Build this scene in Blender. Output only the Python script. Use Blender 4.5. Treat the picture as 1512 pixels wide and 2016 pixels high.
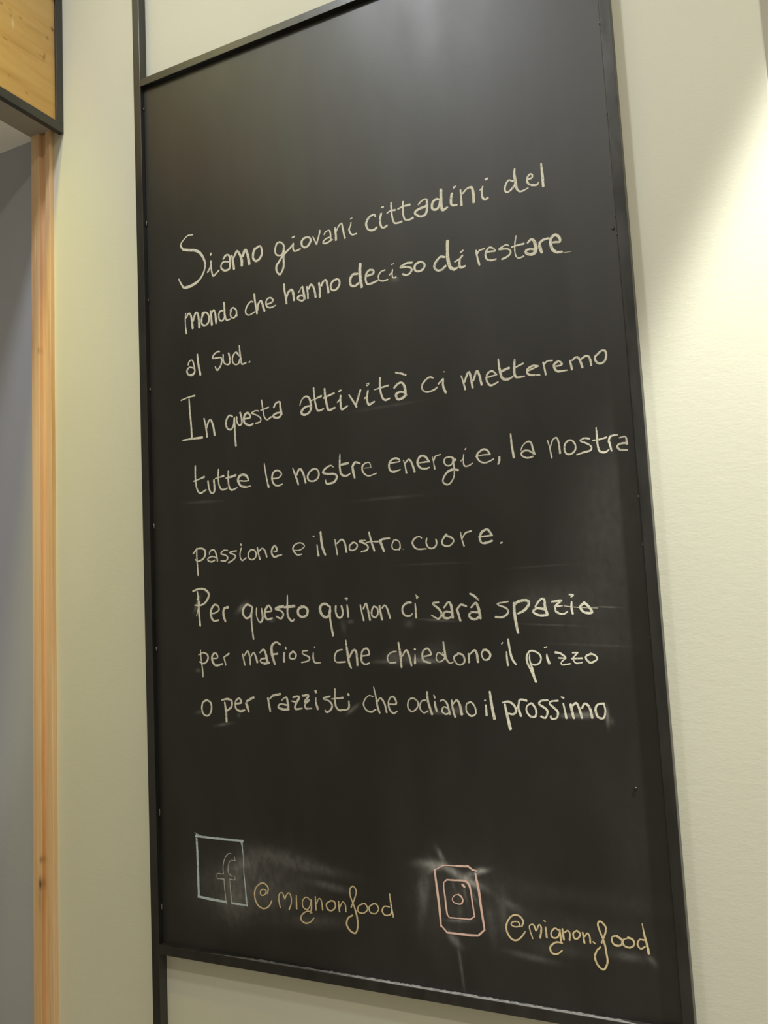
import bpy, bmesh, math, random
from mathutils import Vector, Matrix

for o in list(bpy.data.objects):
    bpy.data.objects.remove(o, do_unlink=True)
SC = bpy.context.scene
COL = SC.collection
random.seed(7)

# ---------------------------------------------------------------- camera
cam = bpy.data.cameras.new('camera')
cam.sensor_fit = 'HORIZONTAL'
cam.sensor_width = 36.0
cam.lens = 36.0 * 1679.07 / 1512.0
cam.clip_start = 0.02
camo = bpy.data.objects.new('camera', cam)
RT = Vector((0.894706, 0.443805, -0.050380))
UP = Vector((0.091236, -0.071173, 0.993283))
FW = Vector((-0.437238, 0.893293, 0.104170))
m = Matrix((RT, UP, -FW)).transposed().to_4x4()
m.translation = Vector((0.0, -1.5, 1.6))
camo.matrix_world = m
COL.objects.link(camo)
SC.camera = camo

# ---------------------------------------------------------------- exposure
SC.view_settings.view_transform = 'Standard'
SC.view_settings.look = 'None'
SC.view_settings.gamma = 1.0
SC.view_settings.use_curve_mapping = False
SC.view_settings.exposure = 0.0
SC.cycles.transparent_max_bounces = 64

# ---------------------------------------------------------------- light
wd = bpy.data.worlds.new('world')
SC.world = wd
wd.use_nodes = True
bg = wd.node_tree.nodes['Background']
bg.inputs['Color'].default_value = (1.0, 0.88, 0.64, 1)
bg.inputs['Strength'].default_value = 0.23


def lamp(name, loc, power, color, size, spot=None, blend=0.3, aim=None):
    kind = 'SPOT' if spot else 'AREA'
    d = bpy.data.lights.new(name, kind)
    d.energy = power
    d.color = color
    if spot:
        d.spot_size = math.radians(spot)
        d.spot_blend = blend
        d.shadow_soft_size = size
    else:
        d.shape = 'DISK'
        d.size = size
    o = bpy.data.objects.new(name, d)
    o.location = loc
    v = Vector(aim) - Vector(loc) if aim else Vector((0, 0, -1))
    o.rotation_euler = v.to_track_quat('-Z', 'Y').to_euler()
    COL.objects.link(o)
    return o


lamp('spotlight_key', (-1.15, -1.30, 4.10), 66.0, (0.97, 1.0, 1.04), 0.10, spot=150, blend=0.6)
lamp('spotlight_warm', (-1.42, -0.86, 4.08), 140.0, (1.0, 0.88, 0.20), 0.06, spot=55, blend=1.0, aim=(-1.622, -0.70, 3.48))
lamp('spotlight_right', (0.31, -2.00, 4.10), 108.0, (1.0, 0.94, 0.82), 0.08, spot=150, blend=0.6)
lamp('spotlight_scallop', (0.65, -0.30, 3.68), 550.0, (1.0, 1.0, 0.90), 0.04, spot=61, blend=0.20)
lamp('added_fill_passage', (-2.15, -0.12, 0.40), 16.0, (1.0, 0.95, 0.86), 0.05, spot=50, blend=0.5, aim=(-2.0, -0.14, 2.85))  # added fill from an unseen spot, brightens the passage ceiling; no known lamp



# chalk strokes on the board: x,z,width in tenths of a millimetre ("L" marks a straight-cornered stroke)
WRITING = [
    ('chalk_word', 'w', 'white chalk word "Siamo"', [
        '-11930,24598,33 -12082,24611,33 -12246,24502,36 -12288,24415,48 -12209,24312,67 -12035,24255,71 -11862,24205,70 -11731,24107,69 -11641,23959,61 -11602,23823,49 -11631,23687,44 -11702,23568,51 -11811,23473,64 -11967,23411,77 -12103,23392,76 -12219,23401,64 -12294,23489,44 -12368,23634,35',
        '-11433,24038,43 -11444,24001,43',
        '-11543,23620,43 -11489,23679,47 -11443,23771,35 -11439,23865,34',
        '-11439,23865,34 -11439,23754,41 -11426,23609,43 -11387,23498,48 -11316,23530,48 -11220,23595,37',
        '-11095,23833,54 -11042,23884,59 -10976,23900,45 -10923,23841,57 -10918,23730,66 -10923,23606,61 -10962,23553,52 -11073,23554,51 -11154,23619,48 -11160,23691,50 -11102,23757,50 -11010,23751,43 -10928,23717,42',
        '-10858,23857,42 -10836,23712,64 -10812,23535,64',
        '-10815,23785,46 -10746,23893,65 -10709,23924,53 -10640,23822,62 -10600,23689,77 -10599,23565,72',
        '-10569,23775,68 -10520,23872,76 -10482,23902,60 -10433,23774,67 -10412,23645,76 -10397,23550,69',
        '-10241,23868,64 -10290,23756,66 -10286,23647,58 -10217,23578,54 -10127,23611,62 -10061,23703,59 -10065,23827,53 -10106,23898,44 -10187,23878,59 -10251,23840,61',
    ]),
    ('chalk_word', 'w', 'white chalk word "giovani"', [
        '-9505,23800,38 -9576,23860,38 -9650,23856,47 -9695,23787,49 -9715,23705,46 -9694,23614,40 -9630,23570,39 -9556,23567,45 -9513,23615,48 -9493,23710,47',
        '-9505,23800,45 -9483,23737,48 -9493,23595,53 -9504,23455,52 -9510,23313,57 -9548,23207,58 -9608,23141,51 -9672,23191,48 -9701,23270,54 -9689,23353,59 -9628,23426,58 -9542,23521,58 -9457,23587,57 -9357,23650,47 -9272,23716,44',
        '-9246,23752,46 -9255,23669,45 -9245,23595,40 -9198,23567,39 -9133,23576,43 -9077,23591,40',
        '-9264,23888,40 -9207,23900,40',
        '-8946,23809,54 -9011,23782,57 -9038,23717,55 -9026,23643,47 -8956,23595,48 -8875,23621,56 -8816,23692,56 -8821,23764,47 -8883,23805,46 -8946,23809,49',
        '-8756,23791,31 -8728,23727,31 -8671,23594,34',
        '-8671,23594,39 -8635,23691,39 -8590,23807,39 -8576,23874,45',
        '-8478,23759,33 -8441,23813,32 -8362,23829,28 -8333,23800,40 -8322,23714,42 -8319,23615,43',
        '-8347,23671,35 -8433,23664,37 -8505,23618,40 -8500,23574,37 -8422,23563,41 -8344,23586,43 -8281,23606,34',
        '-8207,23839,51 -8198,23712,51 -8197,23579,55',
        '-8189,23751,36 -8130,23848,42 -8050,23905,34 -8025,23795,46 -8002,23664,46 -7984,23569,49',
        '-7824,23863,31 -7843,23791,32 -7877,23730,46 -7858,23656,41 -7808,23596,37 -7710,23599,37',
        '-7838,23945,27 -7792,23958,24',
    ]),
    ('chalk_word', 'w', 'white chalk word "cittadini"', [
        '-7258,23856,42 -7277,23899,41 -7361,23891,47 -7438,23833,58 -7474,23744,55 -7448,23641,48 -7367,23582,48 -7294,23583,54 -7240,23612,56',
        '-7121,23879,52 -7148,23779,50 -7148,23663,48 -7117,23582,43 -7056,23573,49 -7003,23598,47',
        '-7104,24005,37 -7062,24009,37',
        '-6885,24050,45 -6887,23906,44 -6880,23769,43 -6847,23627,41 -6798,23595,41 -6717,23590,43 -6666,23600,49',
        '-6988,23855,34 -6904,23887,32 -6802,23875,46',
        '-6622,24001,45 -6630,23859,44 -6628,23725,43 -6594,23620,39 -6495,23595,42 -6423,23615,57',
        '-6741,23878,37 -6638,23903,36 -6476,23905,55',
        '-6289,23856,38 -6216,23913,37 -6116,23931,32 -6100,23873,54 -6109,23725,56 -6145,23620,59 -6235,23596,52 -6341,23652,49 -6368,23715,59 -6285,23760,57 -6165,23777,56 -6105,23790,56',
        '-5828,23840,50 -5904,23869,55 -5976,23822,59 -6001,23734,54 -5975,23671,48 -5898,23661,57 -5846,23713,58 -5821,23800,56',
        '-5787,24035,66 -5797,23869,65 -5798,23700,64 -5775,23610,63 -5676,23641,48',
        '-5564,23891,59 -5591,23777,57 -5579,23662,51 -5475,23639,47',
        '-5519,24004,49 -5480,24018,40',
        '-5382,23917,41 -5377,23758,41 -5378,23610,56',
        '-5339,23841,41 -5250,23909,40 -5155,23912,50 -5125,23802,65 -5124,23673,67 -5129,23600,67',
        '-4925,23868,35 -4950,23773,33 -4940,23642,48 -4888,23592,50 -4840,23616,52',
        '-4984,23810,28 -4936,23843,28',
        '-4861,23992,51 -4824,24000,51',
    ]),
    ('chalk_word', 'w', 'white chalk word "del"', [
        '-4360,23835,28 -4399,23855,32 -4452,23805,44 -4488,23724,45 -4483,23652,37 -4445,23621,40 -4383,23645,44 -4320,23693,44 -4288,23730,44',
        '-4371,23831,25 -4312,23807,38',
        '-4271,24042,36 -4288,23941,51 -4276,23827,62 -4270,23705,61 -4246,23618,47 -4200,23571,38 -4131,23572,37 -4040,23598,27',
        '-4028,23769,37 -3969,23772,38 -3938,23804,36 -3954,23848,32 -3993,23854,39 -4035,23810,46 -4050,23745,46 -4025,23678,41 -3979,23641,42 -3912,23618,44 -3864,23614,49 -3832,23655,32',
        '-3759,24002,34 -3753,23871,49 -3750,23722,57 -3748,23548,53',
    ]),
    ('chalk_word', 'w', 'white chalk word "mondo"', [
        '-12198,22786,33 -12213,22639,33 -12209,22471,32 -12190,22310,51',
        '-12181,22682,46 -12118,22761,52 -12058,22725,51 -12023,22568,55 -12008,22400,67',
        '-11993,22562,58 -11927,22723,62 -11866,22736,51 -11831,22597,58 -11818,22380,71',
        '-11657,22703,56 -11719,22641,58 -11753,22532,56 -11736,22438,48 -11658,22399,46 -11578,22432,56 -11534,22539,55 -11579,22662,47 -11677,22707,46 -11728,22676,54',
        '-11489,22694,54 -11476,22527,54 -11467,22378,66',
        '-11461,22655,40 -11400,22709,44 -11365,22603,53 -11343,22395,69',
        '-11149,22642,40 -11227,22641,46 -11268,22568,47 -11253,22451,42 -11186,22413,41 -11116,22473,48 -11112,22586,46',
        '-11117,22823,50 -11109,22666,49 -11096,22501,48 -11061,22405,47 -10964,22410,37',
        '-10947,22609,45 -10878,22652,38 -10795,22587,41 -10789,22489,47 -10849,22420,43 -10925,22443,38 -10950,22521,46 -10928,22597,47',
        '-10810,22429,37 -10761,22459,26',
    ]),
    ('chalk_word', 'w', 'white chalk word "che" after "mondo"', [
        '-10337,22671,34 -10402,22692,39 -10490,22622,43 -10541,22520,42 -10525,22436,36 -10452,22398,35 -10376,22415,38 -10291,22446,35',
        '-10297,22838,51 -10282,22659,51 -10259,22527,50 -10243,22396,54',
        '-10234,22458,53 -10201,22595,54 -10133,22653,53 -10091,22572,58 -10067,22472,59 -10042,22412,54',
        '-9981,22550,39 -9889,22555,41 -9814,22595,45 -9866,22669,36 -9948,22670,43 -9997,22601,45 -9983,22503,39 -9902,22455,37 -9820,22462,40 -9755,22480,31',
    ]),
    ('chalk_word', 'w', 'white chalk word "hanno"', [
        '-9516,22897,49 -9512,22758,48 -9491,22610,48 -9477,22464,53',
        '-9471,22594,48 -9419,22703,59 -9335,22739,57 -9298,22653,65 -9285,22496,58',
        '-9164,22637,28 -9120,22699,28 -9064,22758,31 -9053,22697,51 -9032,22574,62 -9024,22477,57',
        '-9021,22524,45 -9113,22567,48 -9189,22535,56 -9171,22484,41 -9079,22442,43 -9010,22475,47',
        '-8952,22722,44 -8938,22589,44 -8937,22466,45',
        '-8914,22667,47 -8851,22748,51 -8788,22675,50 -8761,22552,53 -8748,22456,59',
        '-8653,22740,51 -8640,22597,52 -8648,22435,58',
        '-8603,22671,58 -8533,22762,56 -8475,22760,51 -8449,22626,55 -8436,22490,63',
        '-8223,22729,49 -8315,22714,53 -8371,22621,53 -8356,22537,45 -8287,22504,47 -8207,22540,53 -8158,22622,52 -8173,22706,45 -8236,22738,44',
    ]),
    ('chalk_word', 'w', 'white chalk word "deciso"', [
        '-7727,22740,55 -7834,22744,60 -7902,22671,62 -7898,22535,54 -7804,22495,55 -7717,22534,59',
        '-7658,22928,77 -7673,22776,76 -7670,22621,74 -7648,22442,69',
        '-7501,22642,48 -7374,22662,51 -7360,22726,44 -7453,22756,49 -7530,22687,53 -7547,22555,49 -7510,22470,44 -7406,22467,48 -7279,22497,45',
        '-7104,22678,36 -7187,22668,38 -7254,22587,38 -7238,22498,33 -7158,22461,34 -7055,22467,39',
        '-6932,22649,33 -6947,22558,32 -6931,22478,29 -6867,22474,42',
        '-7009,22552,30 -6941,22604,30',
        '-6956,22760,28 -6899,22766,24',
        '-6496,22699,45 -6615,22711,47 -6759,22658,46 -6600,22632,43 -6513,22575,44 -6537,22505,50 -6629,22469,46 -6717,22507,43',
        '-6338,22676,53 -6430,22631,55 -6445,22541,48 -6369,22486,48 -6269,22511,54 -6225,22585,50 -6280,22662,45 -6358,22680,48',
    ]),
    ('chalk_word', 'w', 'white chalk word "di"', [
        '-5794,22653,47 -5889,22675,51 -5991,22587,54 -6025,22502,49 -5981,22428,45 -5886,22406,50 -5786,22467,52',
        '-5717,22959,69 -5728,22786,69 -5730,22602,78 -5693,22427,74 -5621,22365,74 -5544,22376,42',
        '-5426,22596,44 -5477,22544,43 -5501,22403,62 -5451,22364,61 -5384,22376,42',
        '-5593,22506,31 -5496,22539,43',
        '-5459,22671,40 -5411,22693,39',
    ]),
    ('chalk_word', 'w', 'white chalk word "restare"', [
        '-5142,22630,40 -5125,22487,39 -5093,22333,51',
        '-5129,22549,34 -5077,22615,33 -4974,22629,32',
        '-4933,22542,38 -4847,22545,37 -4762,22533,33 -4797,22595,28 -4873,22628,45 -4939,22567,46 -4961,22479,43 -4927,22402,40 -4843,22368,42 -4758,22371,40',
        '-4490,22576,29 -4550,22605,32 -4684,22546,40 -4555,22530,38 -4467,22479,36 -4471,22412,42 -4535,22366,42 -4636,22344,45',
        '-4335,22729,28 -4368,22585,28 -4378,22436,27 -4356,22325,25 -4298,22288,27 -4214,22307,38',
        '-4433,22532,34 -4341,22541,34 -4197,22544,46',
        '-4123,22542,39 -4052,22592,52 -3996,22541,63 -3974,22431,73 -3989,22330,73 -4072,22304,65 -4166,22356,49 -4155,22406,48 -4065,22408,44 -3993,22376,43',
        '-3896,22488,49 -3895,22397,71 -3866,22293,50',
        '-3896,22488,54 -3819,22529,53 -3724,22536,46',
        '-3679,22443,44 -3593,22430,44 -3514,22419,47 -3522,22502,54 -3597,22572,59 -3673,22524,62 -3688,22423,63 -3667,22314,60 -3592,22237,56 -3492,22221,47',
        '-3465,22196,12 -3323,22186,7',
    ]),
    ('chalk_word', 'w', 'white chalk word "al"', [
        '-12163,21570,40 -12131,21644,39 -12057,21664,31 -12018,21598,42 -11990,21474,44 -11985,21380,50 -12044,21324,63 -12141,21333,52 -12197,21389,45 -12194,21455,50 -12135,21505,42 -12039,21482,31 -11991,21447,32',
        '-11899,21770,48 -11888,21629,60 -11861,21452,59 -11827,21281,62',
    ]),
    ('chalk_word', 'w', 'white chalk word "sud."', [
        '-11279,21719,36 -11325,21734,39 -11422,21692,44 -11480,21610,42 -11362,21590,39 -11252,21584,38 -11224,21513,47 -11251,21414,48 -11317,21334,47 -11365,21309,36 -11409,21395,37',
        '-11184,21637,40 -11184,21533,39 -11156,21437,35 -11080,21391,33 -11017,21413,54 -11012,21542,52 -11031,21642,48',
        '-10779,21578,34 -10831,21633,34 -10902,21587,41 -10936,21502,40 -10917,21396,36 -10842,21350,33 -10772,21371,40 -10746,21443,41',
        '-10816,21611,32 -10758,21536,29',
        '-10741,21759,33 -10731,21622,45 -10715,21464,50 -10682,21336,43 -10575,21349,37',
        '-10492,21342,39 -10476,21358,36',
    ]),
    ('chalk_word', 'w', 'white chalk word "In"', [
        '-12394,20781,34 -12182,20821,33 -12006,20829,47',
        '-12166,20774,39 -12150,20450,48 -12127,20180,48 -12115,19878,56',
        '-12379,19854,36 -12105,19855,50 -11823,19848,60',
        '-11761,20271,42 -11718,20071,42 -11690,19848,55',
        '-11697,20051,48 -11639,20183,47 -11574,20209,47 -11515,20061,53 -11480,19855,58',
    ]),
    ('chalk_word', 'w', 'white chalk word "questa"', [
        '-10984,20204,41 -11066,20241,44 -11142,20166,51 -11168,20048,49 -11119,19946,42 -11026,19925,46 -10960,20019,50 -10934,20153,50',
        '-10934,20171,45 -10933,19912,45 -10931,19705,45 -10917,19549,57',
        '-10875,20180,45 -10866,20058,43 -10807,19981,37 -10743,20023,46 -10748,20161,44 -10779,20261,55',
        '-10658,20106,42 -10515,20120,48 -10562,20221,51 -10644,20207,60 -10689,20102,62 -10662,20012,53 -10542,19944,50 -10450,19965,47',
        '-10288,20224,30 -10368,20244,31 -10471,20207,35 -10332,20136,30 -10245,20056,34 -10268,19983,34 -10379,19969,38',
        '-10208,20459,35 -10185,20285,35 -10153,20094,34 -10087,20008,30 -9976,20051,40',
        '-10238,20233,32 -10036,20271,39',
        '-9898,20251,48 -9846,20328,45 -9746,20346,44 -9733,20218,57 -9710,20064,61',
        '-9718,20115,44 -9855,20110,46 -9926,20061,54 -9840,20015,46 -9751,20028,52 -9709,20097,47',
    ]),
    ('chalk_word', 'w', 'white chalk word "attività"', [
        '-9247,20199,28 -9192,20312,28 -9100,20367,42 -9013,20320,46 -8980,20194,50 -8974,20107,52 -9028,20011,50 -9158,19978,51 -9215,20039,59 -9161,20117,58 -9041,20151,38 -8973,20124,37',
        '-8895,20517,43 -8888,20387,42 -8871,20212,42 -8812,20023,51 -8675,20037,38',
        '-8977,20254,32 -8858,20279,32 -8719,20317,51',
        '-8630,20458,46 -8623,20294,57 -8593,20119,56 -8551,19993,57 -8406,20023,46',
        '-8663,20266,39 -8409,20329,46',
        '-8260,20255,46 -8267,20121,45 -8247,19966,53 -8112,20013,43',
        '-8343,20124,34 -8267,20189,38',
        '-8294,20349,43 -8245,20363,43',
        '-8062,20242,31 -7984,20112,45 -7899,19965,48',
        '-7916,20001,49 -7851,20159,49 -7791,20300,49',
        '-7624,20257,45 -7650,20111,44 -7621,19974,55 -7490,20012,42',
        '-7705,20111,36 -7648,20144,36',
        '-7654,20379,23 -7633,20362,24 -7598,20390,30 -7593,20413,16 -7643,20402,21',
        '-7337,20478,47 -7347,20297,47 -7321,20111,45 -7254,20009,48 -7145,20026,40',
        '-7477,20256,24 -7348,20272,41 -7166,20293,40',
        '-7036,20223,50 -6951,20291,49 -6862,20302,44 -6805,20211,58 -6789,20029,62',
        '-6803,20096,45 -6908,20121,46 -6999,20085,62 -6969,19983,54 -6862,19991,58 -6807,20031,60',
        '-6982,20527,35 -6886,20499,45 -6765,20442,38',
    ]),
    ('chalk_word', 'w', 'white chalk word "ci" before "metteremo"', [
        '-6188,20287,37 -6272,20314,39 -6408,20215,41 -6429,20097,38 -6333,20028,37 -6189,20046,39 -6115,20088,40',
        '-5978,20239,39 -5987,20094,50 -5940,19959,54',
        '-6083,20149,35 -5988,20227,40',
        '-5956,20369,25 -5945,20373,25',
    ]),
    ('chalk_word', 'w', 'white chalk word "metteremo"', [
        '-5602,20231,32 -5569,20106,32 -5537,19956,43',
        '-5541,20102,39 -5462,20273,51 -5423,20241,48 -5385,19972,48',
        '-5363,20099,45 -5284,20270,50 -5236,20183,47 -5202,19995,47',
        '-5065,20116,32 -4890,20139,32',
        '-4890,20139,30 -4977,20224,41 -5074,20183,44 -5096,20056,42 -5022,19953,46 -4873,19994,32',
        '-4843,20430,31 -4829,20246,52 -4789,20058,55 -4687,20015,57 -4580,20049,32',
        '-4821,20180,53 -4646,20228,53',
        '-4524,20361,37 -4542,20223,52 -4528,20041,54 -4361,20018,35',
        '-4542,20210,32 -4370,20265,37',
        '-4277,20114,37 -4081,20170,31',
        '-4081,20170,30 -4195,20190,42 -4302,20131,42 -4270,20037,44 -4068,19996,30',
        '-3989,20218,35 -3972,20101,35 -3955,19984,39',
        '-3979,20178,32 -3913,20230,31 -3817,20226,30',
        '-3783,20107,31 -3645,20121,36 -3702,20194,45 -3794,20134,51 -3740,20012,48 -3555,20001,25',
        '-3493,20170,38 -3469,20004,48',
        '-3457,20164,36 -3380,20213,45 -3322,20165,42 -3281,20009,47',
        '-3298,20161,41 -3198,20206,45 -3141,20158,42 -3120,20019,47',
        '-2956,20225,35 -3045,20154,44 -3017,20050,41 -2936,20024,45 -2860,20085,44 -2849,20218,41 -2906,20253,39 -2981,20217,41',
    ]),
    ('chalk_word', 'w', 'white chalk word "tutte"', [
        '-12043,19229,45 -12049,19047,45 -12043,18849,44 -12001,18678,42 -11911,18601,48 -11760,18661,36',
        '-12098,18885,29 -11956,18916,29 -11805,18952,54',
        '-11703,18850,47 -11684,18705,47 -11642,18596,43 -11578,18567,41 -11530,18629,55 -11540,18855,55',
        '-11404,19073,44 -11419,18902,44 -11399,18720,42 -11321,18615,47 -11175,18637,34',
        '-11502,18881,28 -11383,18898,28 -11273,18916,55',
        '-11143,19005,47 -11153,18843,47 -11137,18678,45 -11069,18582,47 -10924,18618,31',
        '-11221,18858,33 -11112,18868,52 -10949,18895,58',
        '-10883,18769,32 -10706,18742,32 -10609,18747,33',
        '-10609,18747,33 -10667,18848,67 -10771,18889,53 -10861,18855,62 -10892,18770,63 -10834,18660,55 -10712,18611,47 -10571,18618,24',
    ]),
    ('chalk_word', 'w', 'white chalk word "le"', [
        '-10195,19065,27 -10169,18866,37 -10135,18659,44 -10105,18547,53',
        '-9995,18716,35 -9859,18716,36 -9772,18778,41 -9803,18846,42 -9886,18884,41 -9973,18844,47 -10011,18747,48 -9991,18629,45 -9917,18563,40 -9832,18554,41 -9756,18575,27',
    ]),
    ('chalk_word', 'w', 'white chalk word "nostre"', [
        '-9487,18891,25 -9443,18771,48 -9384,18608,48 -9363,18521,42',
        '-9395,18723,43 -9340,18831,52 -9290,18840,47 -9230,18733,50 -9181,18537,45',
        '-8964,18809,42 -9064,18771,44 -9125,18679,46 -9113,18593,42 -9025,18555,39 -8927,18573,42 -8859,18649,45 -8869,18763,42 -8948,18808,39 -9030,18796,40',
        '-8507,18792,22 -8561,18833,34 -8674,18797,46 -8759,18709,47 -8649,18668,47 -8491,18650,47 -8431,18588,53 -8483,18496,52 -8579,18465,48 -8675,18468,48 -8703,18541,37',
        '-8336,19044,22 -8348,18913,47 -8352,18732,47 -8319,18617,51 -8211,18578,47 -8116,18615,32',
        '-8340,18821,51 -8159,18835,56',
        '-8062,18740,55 -8045,18628,61 -8020,18515,39',
        '-8070,18741,49 -7996,18829,57 -7882,18795,35',
        '-7803,18690,16 -7620,18682,16',
        '-7649,18706,27 -7661,18776,25 -7721,18797,31 -7815,18753,42 -7842,18674,39 -7794,18572,36 -7690,18520,30 -7522,18555,25',
    ]),
    ('chalk_word', 'w', 'white chalk word "energie,"', [
        '-7207,18720,27 -7096,18724,27 -6994,18737,29 -7036,18792,40 -7128,18803,42 -7215,18746,45 -7239,18648,44 -7206,18568,44 -7125,18542,44 -6994,18569,24',
        '-6914,18744,25 -6889,18641,25 -6865,18487,43',
        '-6877,18689,39 -6801,18747,43 -6734,18656,45 -6689,18493,49',
        '-6572,18653,33 -6464,18657,33 -6366,18654,33',
        '-6366,18654,33 -6440,18754,49 -6528,18789,47 -6603,18724,51 -6617,18642,49 -6560,18552,43 -6454,18524,43 -6373,18539,30',
        '-6295,18736,21 -6279,18635,21 -6260,18501,38',
        '-6268,18667,32 -6228,18745,31 -6121,18764,23',
        '-5866,18668,32 -5951,18695,33 -6039,18672,35 -6053,18592,34 -5996,18528,32 -5908,18543,34 -5869,18619,35',
        '-5883,18662,35 -5813,18621,31 -5879,18596,27',
        '-5875,18653,41 -5864,18554,31 -5859,18439,31 -5871,18310,31 -5938,18204,31 -6019,18164,36 -6102,18222,34 -6088,18302,35 -6003,18407,51 -5897,18443,49 -5778,18422,42',
        '-5648,18707,24 -5664,18595,24 -5653,18496,33 -5586,18473,33 -5482,18517,27',
        '-5716,18585,21 -5658,18635,24',
        '-5617,18797,24 -5594,18822,21',
        '-5406,18637,26 -5254,18650,26 -5121,18642,29',
        '-5121,18642,29 -5174,18729,41 -5255,18755,42 -5369,18689,41 -5383,18610,39 -5313,18521,35 -5197,18499,35 -5061,18547,29',
        '-4944,18573,43 -4949,18502,43 -4977,18442,37',
    ]),
    ('chalk_word', 'w', 'white chalk word "la"', [
        '-4698,18979,34 -4692,18780,43 -4667,18530,50',
        '-4525,18644,24 -4477,18736,24 -4389,18791,33 -4325,18766,38 -4293,18632,39 -4267,18539,39',
        '-4267,18539,35 -4368,18617,35 -4467,18629,36 -4521,18578,37 -4475,18515,35 -4394,18489,36 -4302,18503,36',
    ]),
    ('chalk_word', 'w', 'white chalk word "nostra"', [
        '-4013,18766,22 -3982,18625,22 -3956,18436,35',
        '-3974,18624,30 -3916,18762,30 -3841,18792,34 -3809,18683,35 -3798,18505,41',
        '-3614,18722,36 -3690,18668,36 -3714,18559,35 -3680,18475,34 -3601,18465,35 -3526,18520,35 -3511,18613,34 -3567,18708,34 -3647,18711,35',
        '-3254,18699,34 -3346,18719,35 -3419,18681,34 -3307,18619,34 -3227,18545,33 -3254,18486,38 -3365,18468,38 -3501,18437,26',
        '-3119,18879,28 -3119,18737,37 -3117,18563,37 -3087,18449,42 -2997,18422,44 -2925,18460,25',
        '-3195,18660,25 -3086,18661,35 -2954,18683,35',
        '-2914,18600,45 -2882,18432,30',
        '-2922,18601,40 -2885,18690,41 -2762,18705,34',
        '-2729,18646,31 -2630,18656,27 -2613,18584,38 -2611,18522,45',
        '-2602,18536,40 -2714,18543,41 -2778,18504,39 -2738,18437,42 -2612,18414,34',
    ]),
    ('chalk_word', 'w', 'white chalk word "passione"', [
        '-12065,17378,34 -12070,17229,37 -12060,16990,41 -12048,16781,41',
        '-12162,17273,41 -12066,17356,38 -11935,17369,42 -11844,17317,48 -11839,17213,51 -11906,17129,46 -12038,17093,39 -12111,17135,31',
        '-11723,17220,29 -11698,17292,37 -11606,17315,35 -11553,17252,41 -11521,17147,43 -11510,17058,40',
        '-11539,17133,30 -11648,17170,33 -11759,17134,36 -11760,17089,42 -11670,17054,38 -11578,17085,34',
        '-11227,17273,32 -11335,17281,34 -11410,17213,38 -11285,17175,33 -11233,17113,43 -11290,17051,36 -11415,17059,35',
        '-10996,17249,35 -11103,17242,36 -11176,17218,36 -11053,17166,34 -11028,17113,38 -11111,17046,35 -11211,17009,40',
        '-10865,17298,32 -10901,17192,32 -10896,17090,31 -10846,17029,38 -10748,17080,31',
        '-10876,17386,41 -10865,17356,31',
        '-10610,17243,39 -10682,17176,42 -10678,17075,39 -10601,17030,34 -10513,17064,39 -10484,17148,41 -10532,17231,36 -10627,17245,35',
        '-10449,17275,38 -10431,17159,37 -10394,17027,47',
        '-10404,17200,35 -10333,17252,38 -10266,17211,41 -10235,17131,43 -10217,17065,43',
        '-10038,17167,40 -9962,17168,43 -9959,17225,46 -10007,17285,48 -10069,17233,47 -10090,17135,47 -10034,17053,46 -9933,17067,46 -9840,17082,29',
    ]),
    ('chalk_word', 'w', 'white chalk word "e"', [
        '-9528,17150,25 -9395,17150,25 -9279,17211,28 -9307,17274,29 -9408,17300,28 -9524,17255,39 -9558,17179,41 -9500,17087,38 -9440,17051,35 -9348,17059,32',
    ]),
    ('chalk_word', 'w', 'white chalk word "il" before "nostro"', [
        '-8969,17223,36 -8961,17101,36 -8946,17005,55',
        '-9057,17412,28 -9037,17405,35',
        '-8876,17484,48 -8862,17284,59 -8839,17144,59 -8786,17011,50',
    ]),
    ('chalk_word', 'w', 'white chalk word "nostro"', [
        '-8544,17294,31 -8523,17138,31 -8501,16991,39',
        '-8499,17222,36 -8387,17291,41 -8323,17226,45 -8288,17028,46',
        '-8120,17211,36 -8200,17166,38 -8214,17082,37 -8148,17052,34 -8060,17088,37 -8036,17162,37 -8101,17209,34 -8159,17205,34',
        '-7851,17232,30 -7985,17226,42 -7855,17165,38 -7792,17102,41 -7824,17037,39 -7949,17012,34',
        '-7757,17393,37 -7720,17214,48 -7656,17016,51',
        '-7835,17189,24 -7702,17196,23 -7562,17185,40',
        '-7515,17190,62 -7483,17096,58 -7443,16984,47',
        '-7534,17191,52 -7457,17227,44 -7309,17232,37',
        '-7219,17184,29 -7261,17096,29 -7247,17020,27 -7157,16997,26 -7091,17034,29 -7094,17133,28 -7164,17188,27 -7228,17184,27',
        '-7112,16986,25 -7082,17033,29',
        '-7026,16993,14 -7024,16986,14',
    ]),
    ('chalk_word', 'w', 'white chalk word "cuore."', [
        '-6617,17186,26 -6678,17216,26 -6766,17187,36 -6818,17112,41 -6784,17023,39 -6700,16974,34 -6536,16969,29',
        '-6509,17167,34 -6529,17090,34 -6488,16994,32 -6405,16967,37 -6324,17018,39 -6311,17102,40 -6325,17139,27',
        '-6098,17213,51 -6171,17134,36 -6200,17051,36 -6142,16997,34 -6051,16990,34 -5972,17048,36 -5961,17103,35 -6025,17158,43 -6115,17186,48',
        '-5805,17232,21 -5794,17119,30 -5752,16961,32',
        '-5779,17117,27 -5706,17210,32 -5593,17236,37',
        '-5453,17113,28 -5314,17116,36 -5182,17126,41',
        '-5196,17141,42 -5262,17236,47 -5336,17229,48 -5405,17172,50 -5427,17062,50 -5395,16997,36 -5308,16991,50 -5189,17023,42',
        '-5027,16969,39 -4998,16977,25',
    ]),
    ('chalk_word', 'w', 'white chalk word "Per"', [
        '-12084,16422,37 -12056,16217,51 -12053,15978,51 -12029,15674,55',
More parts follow.
